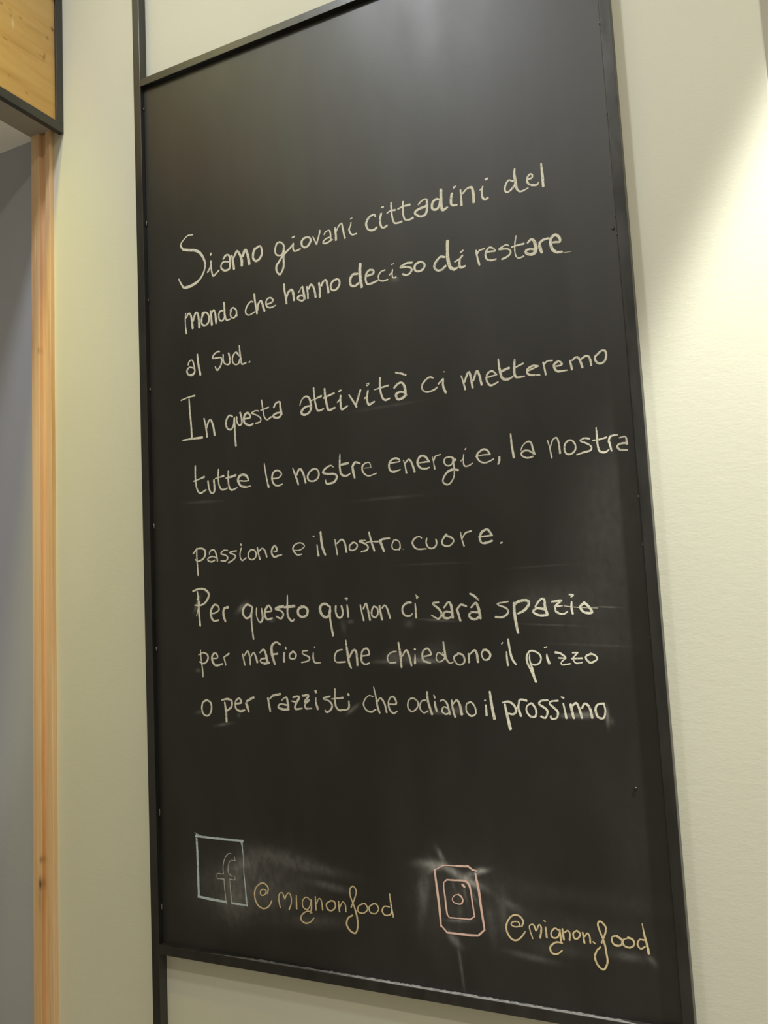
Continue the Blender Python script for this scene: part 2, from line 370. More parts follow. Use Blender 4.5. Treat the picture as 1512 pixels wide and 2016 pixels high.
        '-12200,16437,46 -12059,16476,45 -11897,16468,56 -11786,16388,55 -11777,16296,58 -11885,16164,49 -12025,16115,41 -12164,16130,30',
        '-12121,15889,23 -12074,16034,32 -12022,16197,37',
        '-12102,16247,26 -12042,16309,30',
        '-11700,15927,37 -11597,15942,38 -11505,16002,40 -11546,16094,44 -11636,16107,51 -11720,16001,58 -11724,15874,58 -11660,15771,46 -11524,15776,40',
        '-11393,15970,54 -11386,15861,66 -11346,15742,52',
        '-11394,15952,57 -11369,16023,52 -11268,16046,63',
    ]),
    ('chalk_word', 'w', 'white chalk word "questo"', [
        '-10664,16047,50 -10771,16079,51 -10861,16002,59 -10876,15895,60 -10804,15795,48 -10706,15818,51 -10647,15922,54',
        '-10632,16028,43 -10663,15798,43 -10651,15567,43 -10628,15346,43',
        '-10525,15997,30 -10532,15847,30 -10483,15721,28 -10420,15701,49 -10374,15788,55 -10398,15983,38',
        '-10284,15907,35 -10145,15928,41 -10214,16037,50 -10292,15961,58 -10318,15838,59 -10259,15748,50 -10131,15770,39',
        '-9849,16004,63 -9964,15991,64 -10049,15959,43 -9905,15910,40 -9856,15838,46 -9912,15753,46 -10035,15801,32',
        '-9738,16234,25 -9749,15991,50 -9744,15799,49 -9656,15692,50 -9593,15724,36',
        '-9829,15985,49 -9580,15997,69',
        '-9346,15982,60 -9470,15944,57 -9495,15842,60 -9417,15770,52 -9295,15791,55 -9259,15901,60 -9317,15964,54 -9407,15985,52',
    ]),
    ('chalk_word', 'w', 'white chalk word "qui"', [
        '-8736,15953,42 -8833,16012,57 -8925,15992,60 -8965,15916,66 -8934,15805,63 -8847,15739,57 -8764,15767,61 -8727,15875,64',
        '-8723,15953,43 -8737,15750,47 -8719,15579,47 -8684,15368,54',
        '-8592,15955,47 -8598,15838,46 -8550,15728,43 -8469,15733,43 -8437,15832,46 -8461,15949,46',
        '-8332,15967,35 -8320,15858,49 -8315,15727,46',
        '-8370,16100,31 -8316,16105,26 -8336,16067,31',
    ]),
    ('chalk_word', 'w', 'white chalk word "non"', [
        '-8030,15954,35 -8006,15815,35 -7969,15645,41',
        '-7968,15874,37 -7902,15979,40 -7865,15855,45 -7828,15648,48',
        '-7733,15910,40 -7780,15836,41 -7777,15730,40 -7702,15696,37 -7646,15770,41 -7658,15877,40 -7733,15918,38',
        '-7604,15920,41 -7586,15783,51 -7560,15646,47',
        '-7547,15872,35 -7493,15923,39 -7438,15853,43 -7381,15670,43',
    ]),
    ('chalk_word', 'w', 'white chalk word "ci" before "sarà"', [
        '-6915,15950,45 -6997,15954,51 -7092,15883,42 -7107,15779,43 -7045,15702,43 -6946,15698,42 -6902,15741,34',
        '-6830,15931,29 -6825,15797,39 -6825,15657,42',
        '-6811,16094,22 -6761,16047,23 -6795,16026,21 -6796,16064,20',
    ]),
    ('chalk_word', 'w', 'white chalk word "sarà"', [
        '-6337,15930,36 -6460,15913,44 -6333,15796,47 -6291,15694,48 -6368,15619,40 -6498,15691,32',
        '-6234,15826,37 -6144,15922,44 -6088,15864,57 -6066,15631,57',
        '-6084,15731,44 -6215,15747,45 -6257,15649,53 -6151,15623,44 -6064,15675,45',
        '-5973,15782,52 -5916,15570,47',
        '-5973,15782,41 -5885,15866,48 -5781,15829,40',
        '-5689,15803,36 -5590,15886,48 -5539,15775,60 -5515,15599,56',
        '-5531,15709,44 -5694,15715,44 -5734,15640,51 -5633,15582,52 -5525,15632,52',
        '-5695,16066,40 -5616,16019,50 -5528,15938,32',
    ]),
    ('chalk_word', 'w', 'white chalk word "spazio"', [
        '-4959,15884,26 -5166,15846,36 -5001,15763,35 -4974,15676,44 -5080,15605,43 -5216,15610,47',
        '-4849,15853,49 -4851,15661,63 -4831,15468,58 -4809,15308,49',
        '-4851,15821,51 -4747,15881,55 -4591,15884,56 -4575,15809,56 -4670,15707,55 -4785,15658,38',
        '-4457,15762,34 -4373,15874,42 -4284,15902,43 -4274,15743,56 -4240,15616,52',
        '-4265,15711,46 -4426,15739,46 -4496,15678,44 -4392,15611,51 -4262,15606,50',
        'L-4148,15843,33 -3965,15862,47 -4100,15757,33',
        '-4100,15757,33 -3961,15761,29',
        '-4091,15736,30 -4075,15662,43 -3961,15615,37 -3874,15654,29',
        '-3787,15827,29 -3795,15723,46 -3781,15619,42',
        '-3820,15957,29 -3747,15945,38 -3792,15910,21',
        '-3558,15806,41 -3637,15727,50 -3572,15631,46 -3438,15626,48 -3492,15731,50 -3569,15807,50',
        '-3929,15760,13 -3638,15717,10 -3329,15697,8',
    ]),
    ('chalk_word', 'w', 'white chalk word "per" before "mafiosi"', [
        '-12038,15147,25 -12026,14931,35 -11996,14715,35 -11989,14568,35',
        '-12096,15040,24 -11971,15087,35 -11849,15035,46 -11853,14928,47 -11954,14851,39 -12077,14892,28',
        '-11718,14955,31 -11583,14972,40 -11628,15070,49 -11715,15033,50 -11731,14916,53 -11638,14808,52 -11455,14835,43',
        '-11419,14979,38 -11393,14902,38 -11372,14814,43',
        '-11401,14989,33 -11279,15054,49',
    ]),
    ('chalk_word', 'w', 'white chalk word "mafiosi"', [
        '-10924,15038,37 -10874,14808,42',
        '-10891,14990,30 -10793,15093,46 -10739,14968,42 -10730,14806,37',
        '-10716,14968,30 -10643,15061,38 -10588,14985,45 -10552,14861,55',
        '-10481,15058,32 -10386,15123,46 -10333,15037,59 -10295,14867,64',
        '-10303,14942,41 -10452,14926,35 -10466,14869,38 -10365,14830,53 -10250,14847,45',
        '-9962,15217,43 -10062,15266,38 -10166,15203,57 -10174,15034,77 -10115,14817,49',
        '-10152,15015,38 -10038,15028,45',
        '-9869,15047,49 -9885,14935,49 -9878,14861,54',
        '-9830,15167,22 -9828,15124,45',
        '-9657,15071,40 -9737,15007,43 -9730,14933,40 -9620,14922,38 -9583,15004,44 -9646,15070,41',
        '-9295,15076,26 -9426,15066,31 -9407,15010,32 -9269,14944,37 -9294,14871,34 -9459,14840,30',
        '-9167,15034,30 -9173,14924,47 -9134,14832,35 -9006,14830,29',
        '-9130,15146,38 -9124,15135,25',
    ]),
    ('chalk_word', 'w', 'white chalk word "che" after "mafiosi"', [
        '-8489,15082,33 -8612,15049,35 -8673,14933,38 -8637,14839,34 -8434,14836,37',
        '-8398,15267,32 -8371,15021,59 -8341,14812,59 -8301,14718,37',
        '-8335,14928,40 -8234,15065,48 -8170,15017,53 -8157,14763,48',
        '-8042,14946,32 -7882,14978,40 -7929,15093,43 -8037,15038,41 -8060,14854,48 -7985,14784,38 -7892,14806,37',
    ]),
    ('chalk_word', 'w', 'white chalk word "chiedono"', [
        '-7287,15023,32 -7403,15003,32 -7485,14914,35 -7452,14811,33 -7312,14809,36',
        '-7234,15192,41 -7202,14954,56 -7191,14717,45',
        '-7166,14931,33 -7071,15042,45 -7016,14928,50 -6976,14748,40',
        '-6889,14960,20 -6899,14792,55',
        '-6896,15056,41 -6876,15051,32',
        '-6719,14912,31 -6557,14954,42 -6624,15066,36 -6726,15001,43 -6723,14845,44 -6579,14788,36',
        '-6316,14938,36 -6409,14984,27 -6453,14874,29 -6396,14807,26 -6284,14872,28 -6313,14982,29',
        '-6289,15180,34 -6274,15026,48 -6248,14871,43 -6182,14782,32 -6109,14803,26',
        '-6004,14955,44 -6091,14890,38 -6051,14781,33 -5970,14747,30 -5884,14800,41 -5900,14920,42 -6003,14965,40',
        '-5793,14951,37 -5791,14788,42',
        '-5782,14929,26 -5672,15013,47 -5630,14948,51 -5616,14796,51',
        '-5486,15020,35 -5537,14946,32 -5498,14838,32 -5406,14847,43 -5366,14932,46 -5430,15009,45 -5498,15014,43',
    ]),
    ('chalk_word', 'w', 'white chalk word "il" before "pizzo"', [
        '-5050,14970,31 -5050,14849,40 -5039,14727,42',
        '-5135,15116,25 -5116,15143,22',
        '-5005,15197,40 -4987,15009,45 -4950,14835,48 -4886,14741,34',
    ]),
    ('chalk_word', 'w', 'white chalk word "pizzo"', [
        '-4618,14915,25 -4625,14816,30 -4582,14645,39 -4563,14526,47 -4535,14428,50',
        '-4535,14428,42 -4610,14632,42 -4670,14764,42 -4675,14883,41 -4613,14975,34 -4531,14973,35 -4439,14919,36 -4412,14826,35 -4465,14748,34 -4548,14730,37 -4615,14757,27',
        '-4304,14916,24 -4296,14837,49 -4268,14752,52',
        '-4336,15032,26 -4291,15047,21',
        'L-4140,14946,45 -4061,14931,35 -3979,14871,43 -3968,14839,40',
        '-4094,14845,29 -3968,14839,31',
        '-3982,14826,23 -4046,14769,26 -4036,14723,31 -3889,14741,26',
        'L-3835,14933,28 -3743,14932,34 -3835,14843,25',
        '-3856,14830,31 -3672,14834,36',
        '-3837,14817,24 -3802,14759,29 -3757,14745,28 -3678,14761,25',
        '-3511,14908,43 -3598,14871,35 -3602,14814,37 -3535,14755,44 -3443,14786,32 -3407,14830,34 -3460,14894,34 -3537,14902,33',
    ]),
    ('chalk_word', 'w', 'white chalk word "o"', [
        '-11887,14067,39 -12009,14019,44 -12044,13876,48 -11988,13754,43 -11869,13741,39 -11790,13855,47 -11800,14008,46 -11917,14067,38 -11993,14031,39',
    ]),
    ('chalk_word', 'w', 'white chalk word "per" before "razzisti"', [
        '-11430,14023,41 -11407,13859,59 -11393,13615,53',
        '-11508,14069,33 -11354,14093,52 -11246,14047,56 -11259,13930,54 -11393,13836,45',
        '-11127,13990,37 -10996,14025,53 -11050,14106,47 -11139,14048,44 -11144,13908,45 -11032,13840,57 -10917,13864,46',
        '-10868,14003,73 -10843,13934,68 -10810,13831,45',
        '-10852,14049,52 -10679,14131,61',
    ]),
    ('chalk_word', 'w', 'white chalk word "razzisti"', [
        '-10316,14121,50 -10294,13984,50 -10267,13848,50',
        '-10275,14098,34 -10189,14167,51 -10009,14201,54',
        '-9974,14077,32 -9862,14134,43 -9828,14010,60 -9820,13886,60',
        '-9816,13965,46 -10005,13998,36 -10062,13929,53 -9928,13885,55 -9819,13898,54',
        '-9700,14134,36 -9592,14157,50 -9553,14124,58 -9640,13989,52 -9644,13899,48 -9484,13912,31',
        '-9731,14056,32 -9611,14034,36',
        '-9471,14169,40 -9326,14169,58 -9425,14035,48 -9304,14080,37 -9414,13991,35 -9391,13913,47 -9259,13914,31',
        '-9148,14136,21 -9153,14037,42 -9115,13904,58',
        '-9150,14263,63 -9139,14232,47',
        '-8818,14160,44 -8975,14115,41 -8836,14061,38 -8776,13973,46 -8819,13885,42 -8911,13841,44 -8948,13884,30',
        '-8695,14302,36 -8710,14105,46 -8687,13952,46 -8614,13887,49 -8500,13900,39',
        '-8782,14105,26 -8525,14132,48',
        '-8390,14063,40 -8397,13933,48 -8501,13878,22',
        '-8400,14204,49 -8386,14183,49',
    ]),
    ('chalk_word', 'w', 'white chalk word "che" after "razzisti"', [
        '-7842,14152,24 -7928,14177,24 -8019,14109,29 -8063,14007,35 -8011,13898,33 -7897,13860,44 -7798,13908,34',
        '-7822,14346,23 -7784,14161,39 -7756,13976,46 -7716,13842,42',
        '-7751,14060,31 -7681,14127,41 -7600,14027,42 -7563,13852,42',
        '-7497,14011,30 -7346,14021,38 -7385,14145,44 -7461,14145,34 -7514,14044,34 -7493,13911,42 -7413,13837,44 -7335,13879,30',
    ]),
    ('chalk_word', 'w', 'white chalk word "odiano"', [
        '-6995,14130,33 -7081,14080,32 -7098,13948,34 -7010,13875,36 -6905,13950,34 -6881,14048,37 -6959,14122,35 -7033,14122,33',
        '-6723,14090,32 -6806,14074,30 -6850,13950,33 -6774,13853,30 -6681,13895,29',
        '-6681,14246,44 -6677,14099,51 -6641,13952,51 -6603,13830,51',
        '-6535,14067,33 -6523,13969,51 -6501,13888,47',
        '-6545,14189,25 -6530,14140,44',
        '-6418,14076,35 -6363,14100,30 -6287,14036,43 -6237,13835,43',
        '-6257,13939,30 -6353,13971,32 -6394,13890,40 -6326,13834,36 -6245,13859,35',
        '-6186,14093,35 -6177,13956,43 -6135,13788,46',
        '-6164,14021,26 -6089,14094,42 -6032,14022,50 -6001,13838,63',
        '-5821,14063,28 -5893,14023,30 -5901,13895,32 -5820,13808,39 -5723,13849,33 -5732,13976,35 -5804,14063,33 -5857,14039,32',
    ]),
    ('chalk_word', 'w', 'white chalk word "il" before "prossimo"', [
        '-5516,14003,44 -5511,13824,48',
        '-5528,14091,37 -5510,14095,24',
        '-5423,14250,44 -5402,14021,59 -5364,13767,59',
    ]),
    ('chalk_word', 'w', 'white chalk word "prossimo"', [
        '-5149,14023,47 -5110,13804,58 -5072,13587,65',
        '-5191,14056,27 -5074,14074,45 -4972,14007,47 -4943,13907,45 -5000,13848,43 -5088,13863,34',
        '-4901,14008,43 -4889,13924,50 -4857,13824,50',
        '-4892,13999,41 -4858,14108,39 -4736,14096,47',
        '-4652,14051,36 -4735,13992,34 -4742,13892,39 -4669,13810,41 -4581,13828,46 -4573,13944,39 -4635,14043,43',
        '-4346,14103,39 -4458,14094,39 -4505,14036,42 -4399,13962,45 -4361,13897,41 -4411,13789,35 -4486,13821,45',
        '-4159,14095,36 -4270,14087,32 -4316,14045,38 -4212,13947,45 -4174,13882,44 -4206,13792,35 -4301,13782,41 -4306,13823,38',
        '-4066,14047,31 -4045,13916,38 -4029,13794,48',
        '-4095,14161,24 -4054,14145,41',
        '-3936,14031,51 -3914,13885,54 -3895,13796,48',
        '-3904,14015,41 -3834,14057,44 -3791,13968,44 -3754,13806,51',
        '-3741,13968,38 -3686,14049,42 -3608,13985,47 -3573,13809,50',
        '-3351,14052,38 -3458,14035,37 -3505,13954,42 -3474,13826,44 -3378,13804,40 -3337,13924,32 -3352,14044,33',
    ]),
    ('chalk_logo_box', 'b', 'pale blue chalk square around the letter f', [
        '-12289,11212,41 -12281,11039,55 -12271,10726,63 -12269,10413,62 -12266,10101,60 -12265,9925,54',
        'L-12310,11182,42 -11973,11177,48 -11575,11170,52 -11069,11170,47',
        'L-11108,11169,65 -11088,11028,26 -11070,10826,15 -11070,10521,21 -11044,10221,28 -11024,9931,44 -11013,9872,39',
        'L-12279,9932,53 -11952,9911,57 -11558,9895,52',
        'L-11403,9886,45 -11223,9885,45 -11007,9883,26',
        'L-12335,11256,9 -12241,11220,14 -12161,11193,18',
    ]),
    ('chalk_logo_letter', 'g', 'faded grey chalk outline of a letter f', [
        '-11285,10746,21 -11301,10837,16',
        '-11351,10879,9 -11429,10893,16 -11509,10840,25 -11572,10732,25 -11603,10596,21 -11595,10458,26',
        'L-11596,10455,19 -11760,10456,18 -11775,10396,11 -11764,10351,13',
        'L-11764,10351,17 -11586,10357,28 -11580,10168,21 -11561,9987,29 -11534,9857,37',
        '-11285,10749,17 -11382,10754,14 -11443,10702,21 -11473,10587,23 -11464,10486,21 -11394,10441,20 -11323,10442,14',
        'L-11323,10442,16 -11293,10389,21 -11320,10361,22 -11449,10365,21',
        'L-11437,10335,18 -11426,10133,24 -11409,9891,31',
    ]),
    ('chalk_handle', 'y', 'yellow chalk account name beside the boxed letter f', [
        '-10504,10174,34 -10474,10279,37 -10560,10364,32 -10664,10354,29 -10785,10249,33 -10818,10080,37 -10747,9922,36 -10607,9865,33 -10477,9920,33 -10395,10041,31',
        '-10530,10171,25 -10609,10122,24 -10673,10146,32 -10657,10220,26 -10578,10248,25 -10528,10223,31 -10543,10170,29',
        '-10198,9930,31 -10223,10059,31 -10212,10182,27 -10135,10221,28 -10077,10105,31',
        '-10077,10105,28 -10036,10190,26 -9971,10237,27 -9926,10151,31 -9931,10029,29 -9986,9912,32',
        '-9799,10204,30 -9804,9952,40',
        '-9460,10138,27 -9566,10197,24 -9656,10118,27 -9649,9998,30 -9553,9959,23 -9476,10057,27 -9452,10159,28',
        '-9452,10159,34 -9454,9999,33 -9484,9896,32',
        '-9447,9910,29 -9555,9928,27 -9681,9845,29 -9710,9751,35 -9615,9692,33 -9492,9726,31 -9403,9816,24',
        '-9354,10229,29 -9347,9971,34',
        '-9329,10092,26 -9276,10197,24 -9217,10164,30 -9195,9987,34',
        '-9002,10186,31 -9100,10116,35 -9081,10019,38 -8988,10000,31 -8901,10078,35 -8920,10175,38 -9002,10186,33',
        '-8825,10194,33 -8811,10000,38',
        '-8795,10090,25 -8731,10194,23 -8675,10141,29 -8666,10015,33',
        '-8549,10106,30 -8472,10260,30 -8417,10422,33 -8482,10513,29 -8555,10447,31 -8550,10311,33 -8489,10161,33 -8430,9973,43 -8417,9781,41 -8471,9639,34 -8584,9665,41 -8660,9772,43 -8630,9893,37 -8522,9963,34',
        '-8280,10203,26 -8386,10143,28 -8391,10045,33 -8278,10029,26 -8182,10116,31 -8234,10208,31 -8303,10200,27',
        '-8052,10227,26 -8146,10159,29 -8129,10064,32 -8028,10047,26 -7945,10132,30 -7985,10224,31 -8063,10226,27',
        '-7707,10206,27 -7818,10204,26 -7868,10112,32 -7805,10043,28 -7692,10074,26 -7664,10172,30',
        '-7693,10446,27 -7671,10248,36 -7639,10032,41',
    ]),
    ('chalk_logo_camera', 'p', 'pink chalk drawing of a rounded camera', [
        'L-6726,10977,40 -6718,10857,40 -6698,10637,49 -6679,10418,49 -6665,10209,48 -6658,9976,37',
        'L-6727,10967,26 -6676,11001,19 -6553,11070,24 -6433,11080,21 -6284,11084,21',
        'L-6273,11084,38 -6050,11099,41 -5970,11044,35 -5887,11028,30',
        'L-5916,10983,36 -5898,10857,47 -5869,10672,51 -5846,10392,47 -5817,10134,42 -5804,10015,32',
        'L-6652,9986,29 -6541,9876,35 -6297,9881,42 -6087,9883,45 -5930,9897,39 -5799,10015,32',
        'L-6556,10757,26 -6562,10660,24 -6544,10509,35 -6535,10319,37 -6520,10215,31',
        'L-6556,10762,24 -6493,10820,28 -6343,10825,33 -6172,10836,35 -6089,10820,47 -6046,10758,48 -6026,10656,34 -6005,10422,32 -5981,10228,28',
        'L-6531,10214,27 -6481,10148,28 -6279,10157,23 -6069,10162,29 -5976,10228,25',
        '-6263,10575,19 -6338,10563,18 -6395,10505,20 -6388,10439,22 -6305,10410,24 -6231,10418,29 -6195,10478,33 -6217,10542,35 -6273,10579,34',
        '-6187,10763,43 -6147,10729,48',
    ]),
    ('chalk_handle', 'y', 'yellow chalk account name beside the pink camera drawing', [
        '-5093,10158,34 -5066,10252,37 -5150,10334,35 -5271,10311,31 -5370,10181,34 -5380,10032,38 -5298,9914,37 -5199,9908,31 -5105,9983,31 -5040,10073,28',
        '-5113,10155,25 -5223,10133,26 -5291,10162,30 -5258,10212,24 -5157,10223,28 -5132,10162,29',
        '-4910,9970,25 -4949,10102,24 -4953,10183,25 -4883,10209,28 -4841,10114,37',
        '-4831,10115,29 -4775,10222,27 -4741,10162,35 -4772,9996,34',
        '-4662,10190,31 -4654,10019,39',
        '-4683,10295,28 -4664,10283,28',
        '-4424,10163,35 -4499,10191,31 -4571,10110,33 -4548,10032,36 -4462,10043,30 -4417,10129,31',
        '-4413,10183,35 -4401,9970,39',
        '-4382,9963,36 -4496,9958,34 -4598,9874,35 -4586,9777,41 -4492,9762,34 -4391,9837,23',
        '-4365,10197,35 -4350,10021,39',
        '-4332,10139,27 -4272,10182,29 -4238,10132,31 -4250,10024,33',
        '-4131,10189,30 -4181,10139,33 -4159,10062,36 -4092,10079,30 -4059,10154,35 -4111,10197,36',
        '-4011,10177,34 -3995,10011,38',
        '-3988,10109,26 -3928,10178,28 -3895,10120,31 -3893,10024,34',
        '-3845,10047,24 -3811,10022,28',
        '-3699,10048,30 -3634,10187,31 -3607,10312,34 -3691,10399,34 -3740,10350,32 -3713,10230,35 -3653,10062,34 -3630,9891,37 -3624,9735,35 -3697,9613,33 -3791,9678,40 -3828,9796,37 -3792,9905,33 -3723,9975,29',
        '-3418,10196,30 -3510,10167,29 -3516,10079,35 -3457,10035,40 -3366,10055,35 -3351,10134,42 -3427,10186,43',
        '-3241,10182,29 -3333,10136,29 -3322,10051,35 -3227,10029,33 -3151,10090,33 -3172,10165,39 -3249,10190,37',
        '-2987,10179,31 -3057,10179,28 -3098,10097,32 -3051,10034,32 -2977,10078,28',
        '-2997,10444,14 -2972,10249,36 -2941,10099,44 -2925,9973,47',
    ]),
]
# wiped chalk marks: centre, two unsquashing rows, strength
SMUDGES = [
    ((-1.0955, 1.0319), (7.7146, 0.5384), (2.6148, -15.8729), 0.1125),
    ((-1.1201, 1.0602), (11.5974, 5.0808), (24.642, -66.2442), 0.075),
    ((-1.0054, 1.0883), (11.5935, -3.9718), (-7.238, -60.1572), 0.105),
    ((-0.922, 1.0758), (14.1987, -4.236), (-8.8065, -99.3538), 0.075),
    ((-0.9002, 1.0457), (21.5461, -7.3138), (-13.9479, -124.1417), 0.12),
    ((-1.1067, 1.0716), (23.0446, -43.1213), (-21.0132, -15.3894), 0.09),
    ((-1.1331, 0.9925), (25.684, -1.009), (2.2707, -21.7843), 0.12),
    ((-0.9388, 0.974), (14.1781, -0.692), (8.4093, -73.7846), 0.075),
    ((-1.0087, 1.0154), (11.6907, -0.5296), (2.935, -28.8327), 0.045),
    ((-0.6831, 1.1071), (38.7579, -6.1365), (1.0375, -119.9552), 0.3),
    ((-0.6584, 1.1238), (33.6065, -62.1504), (-163.9632, -92.0247), 0.255),
    ((-0.6346, 1.0968), (26.2786, -18.7916), (-62.9953, -129.1568), 0.3),
    ((-0.5987, 1.0812), (36.3173, -22.4433), (-54.4909, -136.7239), 0.39),
    ((-0.5947, 1.0977), (36.6487, 8.6711), (60.0616, -182.8077), 0.27),
    ((-0.5805, 1.1043), (85.1015, -5.6074), (16.6898, -186.8985), 0.27),
    ((-0.6679, 1.102), (46.7307, 22.6706), (83.0451, -169.5087), 0.24),
    ((-0.6958, 1.0518), (0.1681, -20.7842), (-107.5929, 19.1193), 0.105),
    ((-0.7033, 1.0648), (3.5166, -36.2898), (-106.3487, 6.3856), 0.075),
    ((-0.647, 0.9803), (36.6567, -63.5638), (-135.7003, -78.2956), 0.15),
    ((-0.6364, 0.9736), (46.8383, -56.3198), (-112.918, -112.1788), 0.135),
    ((-0.5662, 1.0129), (8.0641, -33.4879), (-112.1497, -9.9925), 0.075),
    ((-0.6286, 1.0496), (10.5107, -0.6698), (1.2081, -11.7278), 0.045),
    ((-0.631, 1.0117), (50.2169, -5.1386), (22.9306, -279.023), 0.21),
    ((-0.6267, 1.0319), (3.8856, -27.9731), (-199.2816, 4.983), 0.045),
    ((-0.614, 1.06), (17.8343, -69.4714), (-323.7344, -43.4014), 0.12),
    ((-0.6363, 1.0713), (24.4688, -59.0639), (-298.6747, -106.7016), 0.075),
    ((-0.6303, 0.9292), (6.0907, -23.5331), (-325.5873, -31.1981), 0.12),
    ((-0.5964, 1.0565), (44.4492, -87.1858), (-290.8695, -138.225), 0.15),
    ((-0.5302, 1.0501), (35.3237, -21.5002), (-43.1865, -108.6834), 0.105),
    ((-0.5438, 1.0321), (5.1724, -27.295), (-86.1881, -2.3974), 0.06),
    ((-0.4932, 0.9648), (22.7424, -7.4611), (-16.2842, -159.8951), 0.09),
    ((-0.3292, 0.9879), (31.7273, -8.0514), (-5.5331, -132.7027), 0.09),
    ((-0.2888, 0.9867), (57.1524, -63.5907), (-138.8974, -120.8138), 0.105),
    ((-0.4455, 0.9837), (18.7637, -4.0938), (-0.4088, -83.1207), 0.045),
    ((-0.4161, 1.0209), (8.7559, -2.2259), (-1.9511, -38.6101), 0.03),
    ((-0.7566, 1.4826), (40.9073, -2.3035), (-3.6252, -254.3842), 0.12),
    ((-0.6686, 1.4832), (34.8796, -3.4574), (-9.655, -207.7478), 0.3),
    ((-0.708, 1.4887), (20.9742, -1.2293), (-1.3782, -85.8188), 0.09),
    ((-0.6411, 1.5029), (22.7476, -1.4048), (-1.1743, -58.1354), 0.045),
    ((-0.7352, 1.4901), (75.8019, -4.3442), (-1.1916, -73.0211), 0.09),
    ((-0.3937, 1.3838), (50.4033, -3.7275), (2.9517, -227.9017), 0.195),
    ((-0.3667, 1.3859), (62.5732, -4.708), (2.0408, -164.034), 0.24),
    ((-0.3309, 1.3829), (6.4366, -64.6814), (-286.2403, -3.2399), 0.27),
    ((-0.3237, 1.3752), (27.3613, -145.32), (-227.1439, -22.8345), 0.09),
    ((-1.0905, 1.6025), (38.1445, 47.5559), (107.0094, -128.0559), 0.225),
    ((-0.6397, 1.5594), (29.6417, -3.5309), (-34.6784, -413.9054), 0.15),
    ((-0.4201, 1.587), (11.2609, -1.2159), (-2.5056, -31.3255), 0.045),
    ((-0.6473, 1.3862), (36.9469, -4.4167), (-9.5539, -263.9927), 0.135),
    ((-0.6109, 1.3912), (49.0079, -3.1135), (1.3574, -133.803), 0.12),
    ((-0.8305, 1.391), (45.8279, 45.7983), (147.695, -195.3008), 0.225),
    ((-1.1481, 1.3558), (45.7745, 8.424), (48.5255, -309.0869), 0.15),
    ((-1.2125, 1.3808), (88.7652, 16.8711), (33.9105, -227.5278), 0.09),
    ((-1.1075, 1.3756), (253.4182, -10.0835), (2.3962, -188.7309), 0.12),
    ((-1.1853, 1.8399), (21.0148, 0.617), (-16.058, -293.2048), 0.06),
    ((-0.7236, 1.9878), (14.3921, 1.6393), (-1.142, -320.0013), 0.0525),
    ((-0.6897, 2.2449), (97.6743, -5.6079), (-29.4029, -134.5981), 0.105),
    ((-1.0151, 1.5728), (130.7576, -5.7275), (-8.3804, -235.8112), 0.15),
    ((-0.8438, 1.5555), (8.3459, -69.9164), (-169.6341, -25.4884), 0.075),
    ((-0.8271, 1.563), (143.7365, -7.5815), (-8.5965, -247.3403), 0.105),
    ((-0.6987, 1.5547), (92.2652, -5.4314), (-4.3143, -127.9729), 0.075),
    ((-0.3348, 1.5142), (12.5992, -0.9613), (-0.7225, -28.4593), 0.018),
    ((-1.21, 1.6142), (17.5403, 52.1342), (218.8839, -109.9241), 0.225),
    ((-1.2122, 1.4704), (143.7725, -4.9771), (-2.2457, -227.6553), 0.12),
    ((-0.4387, 1.0777), (3.715, -0.8102), (-1.7138, -52.3067), 0.018),
    ((-0.7455, 1.2155), (23.108, -1.3304), (0.3701, -6.5967), 0.009),
    ((-0.3081, 1.69), (15.1111, -1.1624), (-0.4364, -5.5968), 0.033),
    ((-0.3005, 1.1822), (29.8609, -2.3644), (0.4432, -6.0292), 0.015),
    ((-0.3487, 1.5058), (16.058, -1.7818), (-32.5718, -565.7201), 0.045),
    ((-0.3173, 1.5708), (51.7031, -5.7837), (-58.5375, -754.2814), 0.15),
    ((-0.4232, 1.5436), (17.8763, -1.9313), (-37.0832, -550.9597), 0.06),
    ((-0.4344, 1.6491), (15.143, 0.0105), (2.5613, -544.3899), 0.03),
    ((-0.6437, 1.6672), (15.7212, -0.3635), (-16.6749, -512.6886), 0.045),
    ((-0.7228, 1.8031), (14.9791, 0.5863), (-6.584, -329.0228), 0.06),
]
WELDS = [(-1.327, 2.8069, 0.0042), (-1.327, 2.5194, 0.006999999999999999), (-1.327, 2.3304, 0.0034999999999999996), (-1.327, 2.1165, 0.0042), (-1.3247, 1.7971, 0.006299999999999999), (-1.3254, 1.5192, 0.0049), (-1.327, 1.1618, 0.006999999999999999), (-1.327, 0.9624, 0.006999999999999999), (-0.2487, 2.6343, 0.0021), (-0.2483, 2.4596, 0.0028), (-0.248, 2.2649, 0.0021), (-0.248, 2.2306, 0.0021), (-0.2484, 1.7574, 0.0034999999999999996), (-0.248, 1.6746, 0.0021), (-0.248, 1.5165, 0.0021)]
SCREWS = [(-0.2547, 2.2433), (-0.2932, 1.2635)]

# ---------------------------------------------------------------- helpers
def tag(o, label=None, cat=None, group=None, kind=None):
    if label: o['label'] = label
    if cat: o['category'] = cat
    if group: o['group'] = group
    if kind: o['kind'] = kind
    return o


def empty(name, loc):
    o = bpy.data.objects.new(name, None)
    o.location = loc
    COL.objects.link(o)
    return o


def obj(name, bm, mat, parent=None, smooth=False):
    me = bpy.data.meshes.new(name)
    bm.to_mesh(me)
    bm.free()
    if smooth:
        for p in me.polygons: p.use_smooth = True
    me.materials.append(mat)
    o = bpy.data.objects.new(name, me)
    COL.objects.link(o)
    if parent:
        o.parent = parent
        r = parent
        off = Vector((0, 0, 0))
        while r:
            off += r.location
            r = r.parent
        o.location = -off + Vector((0, 0, 0))
    return o


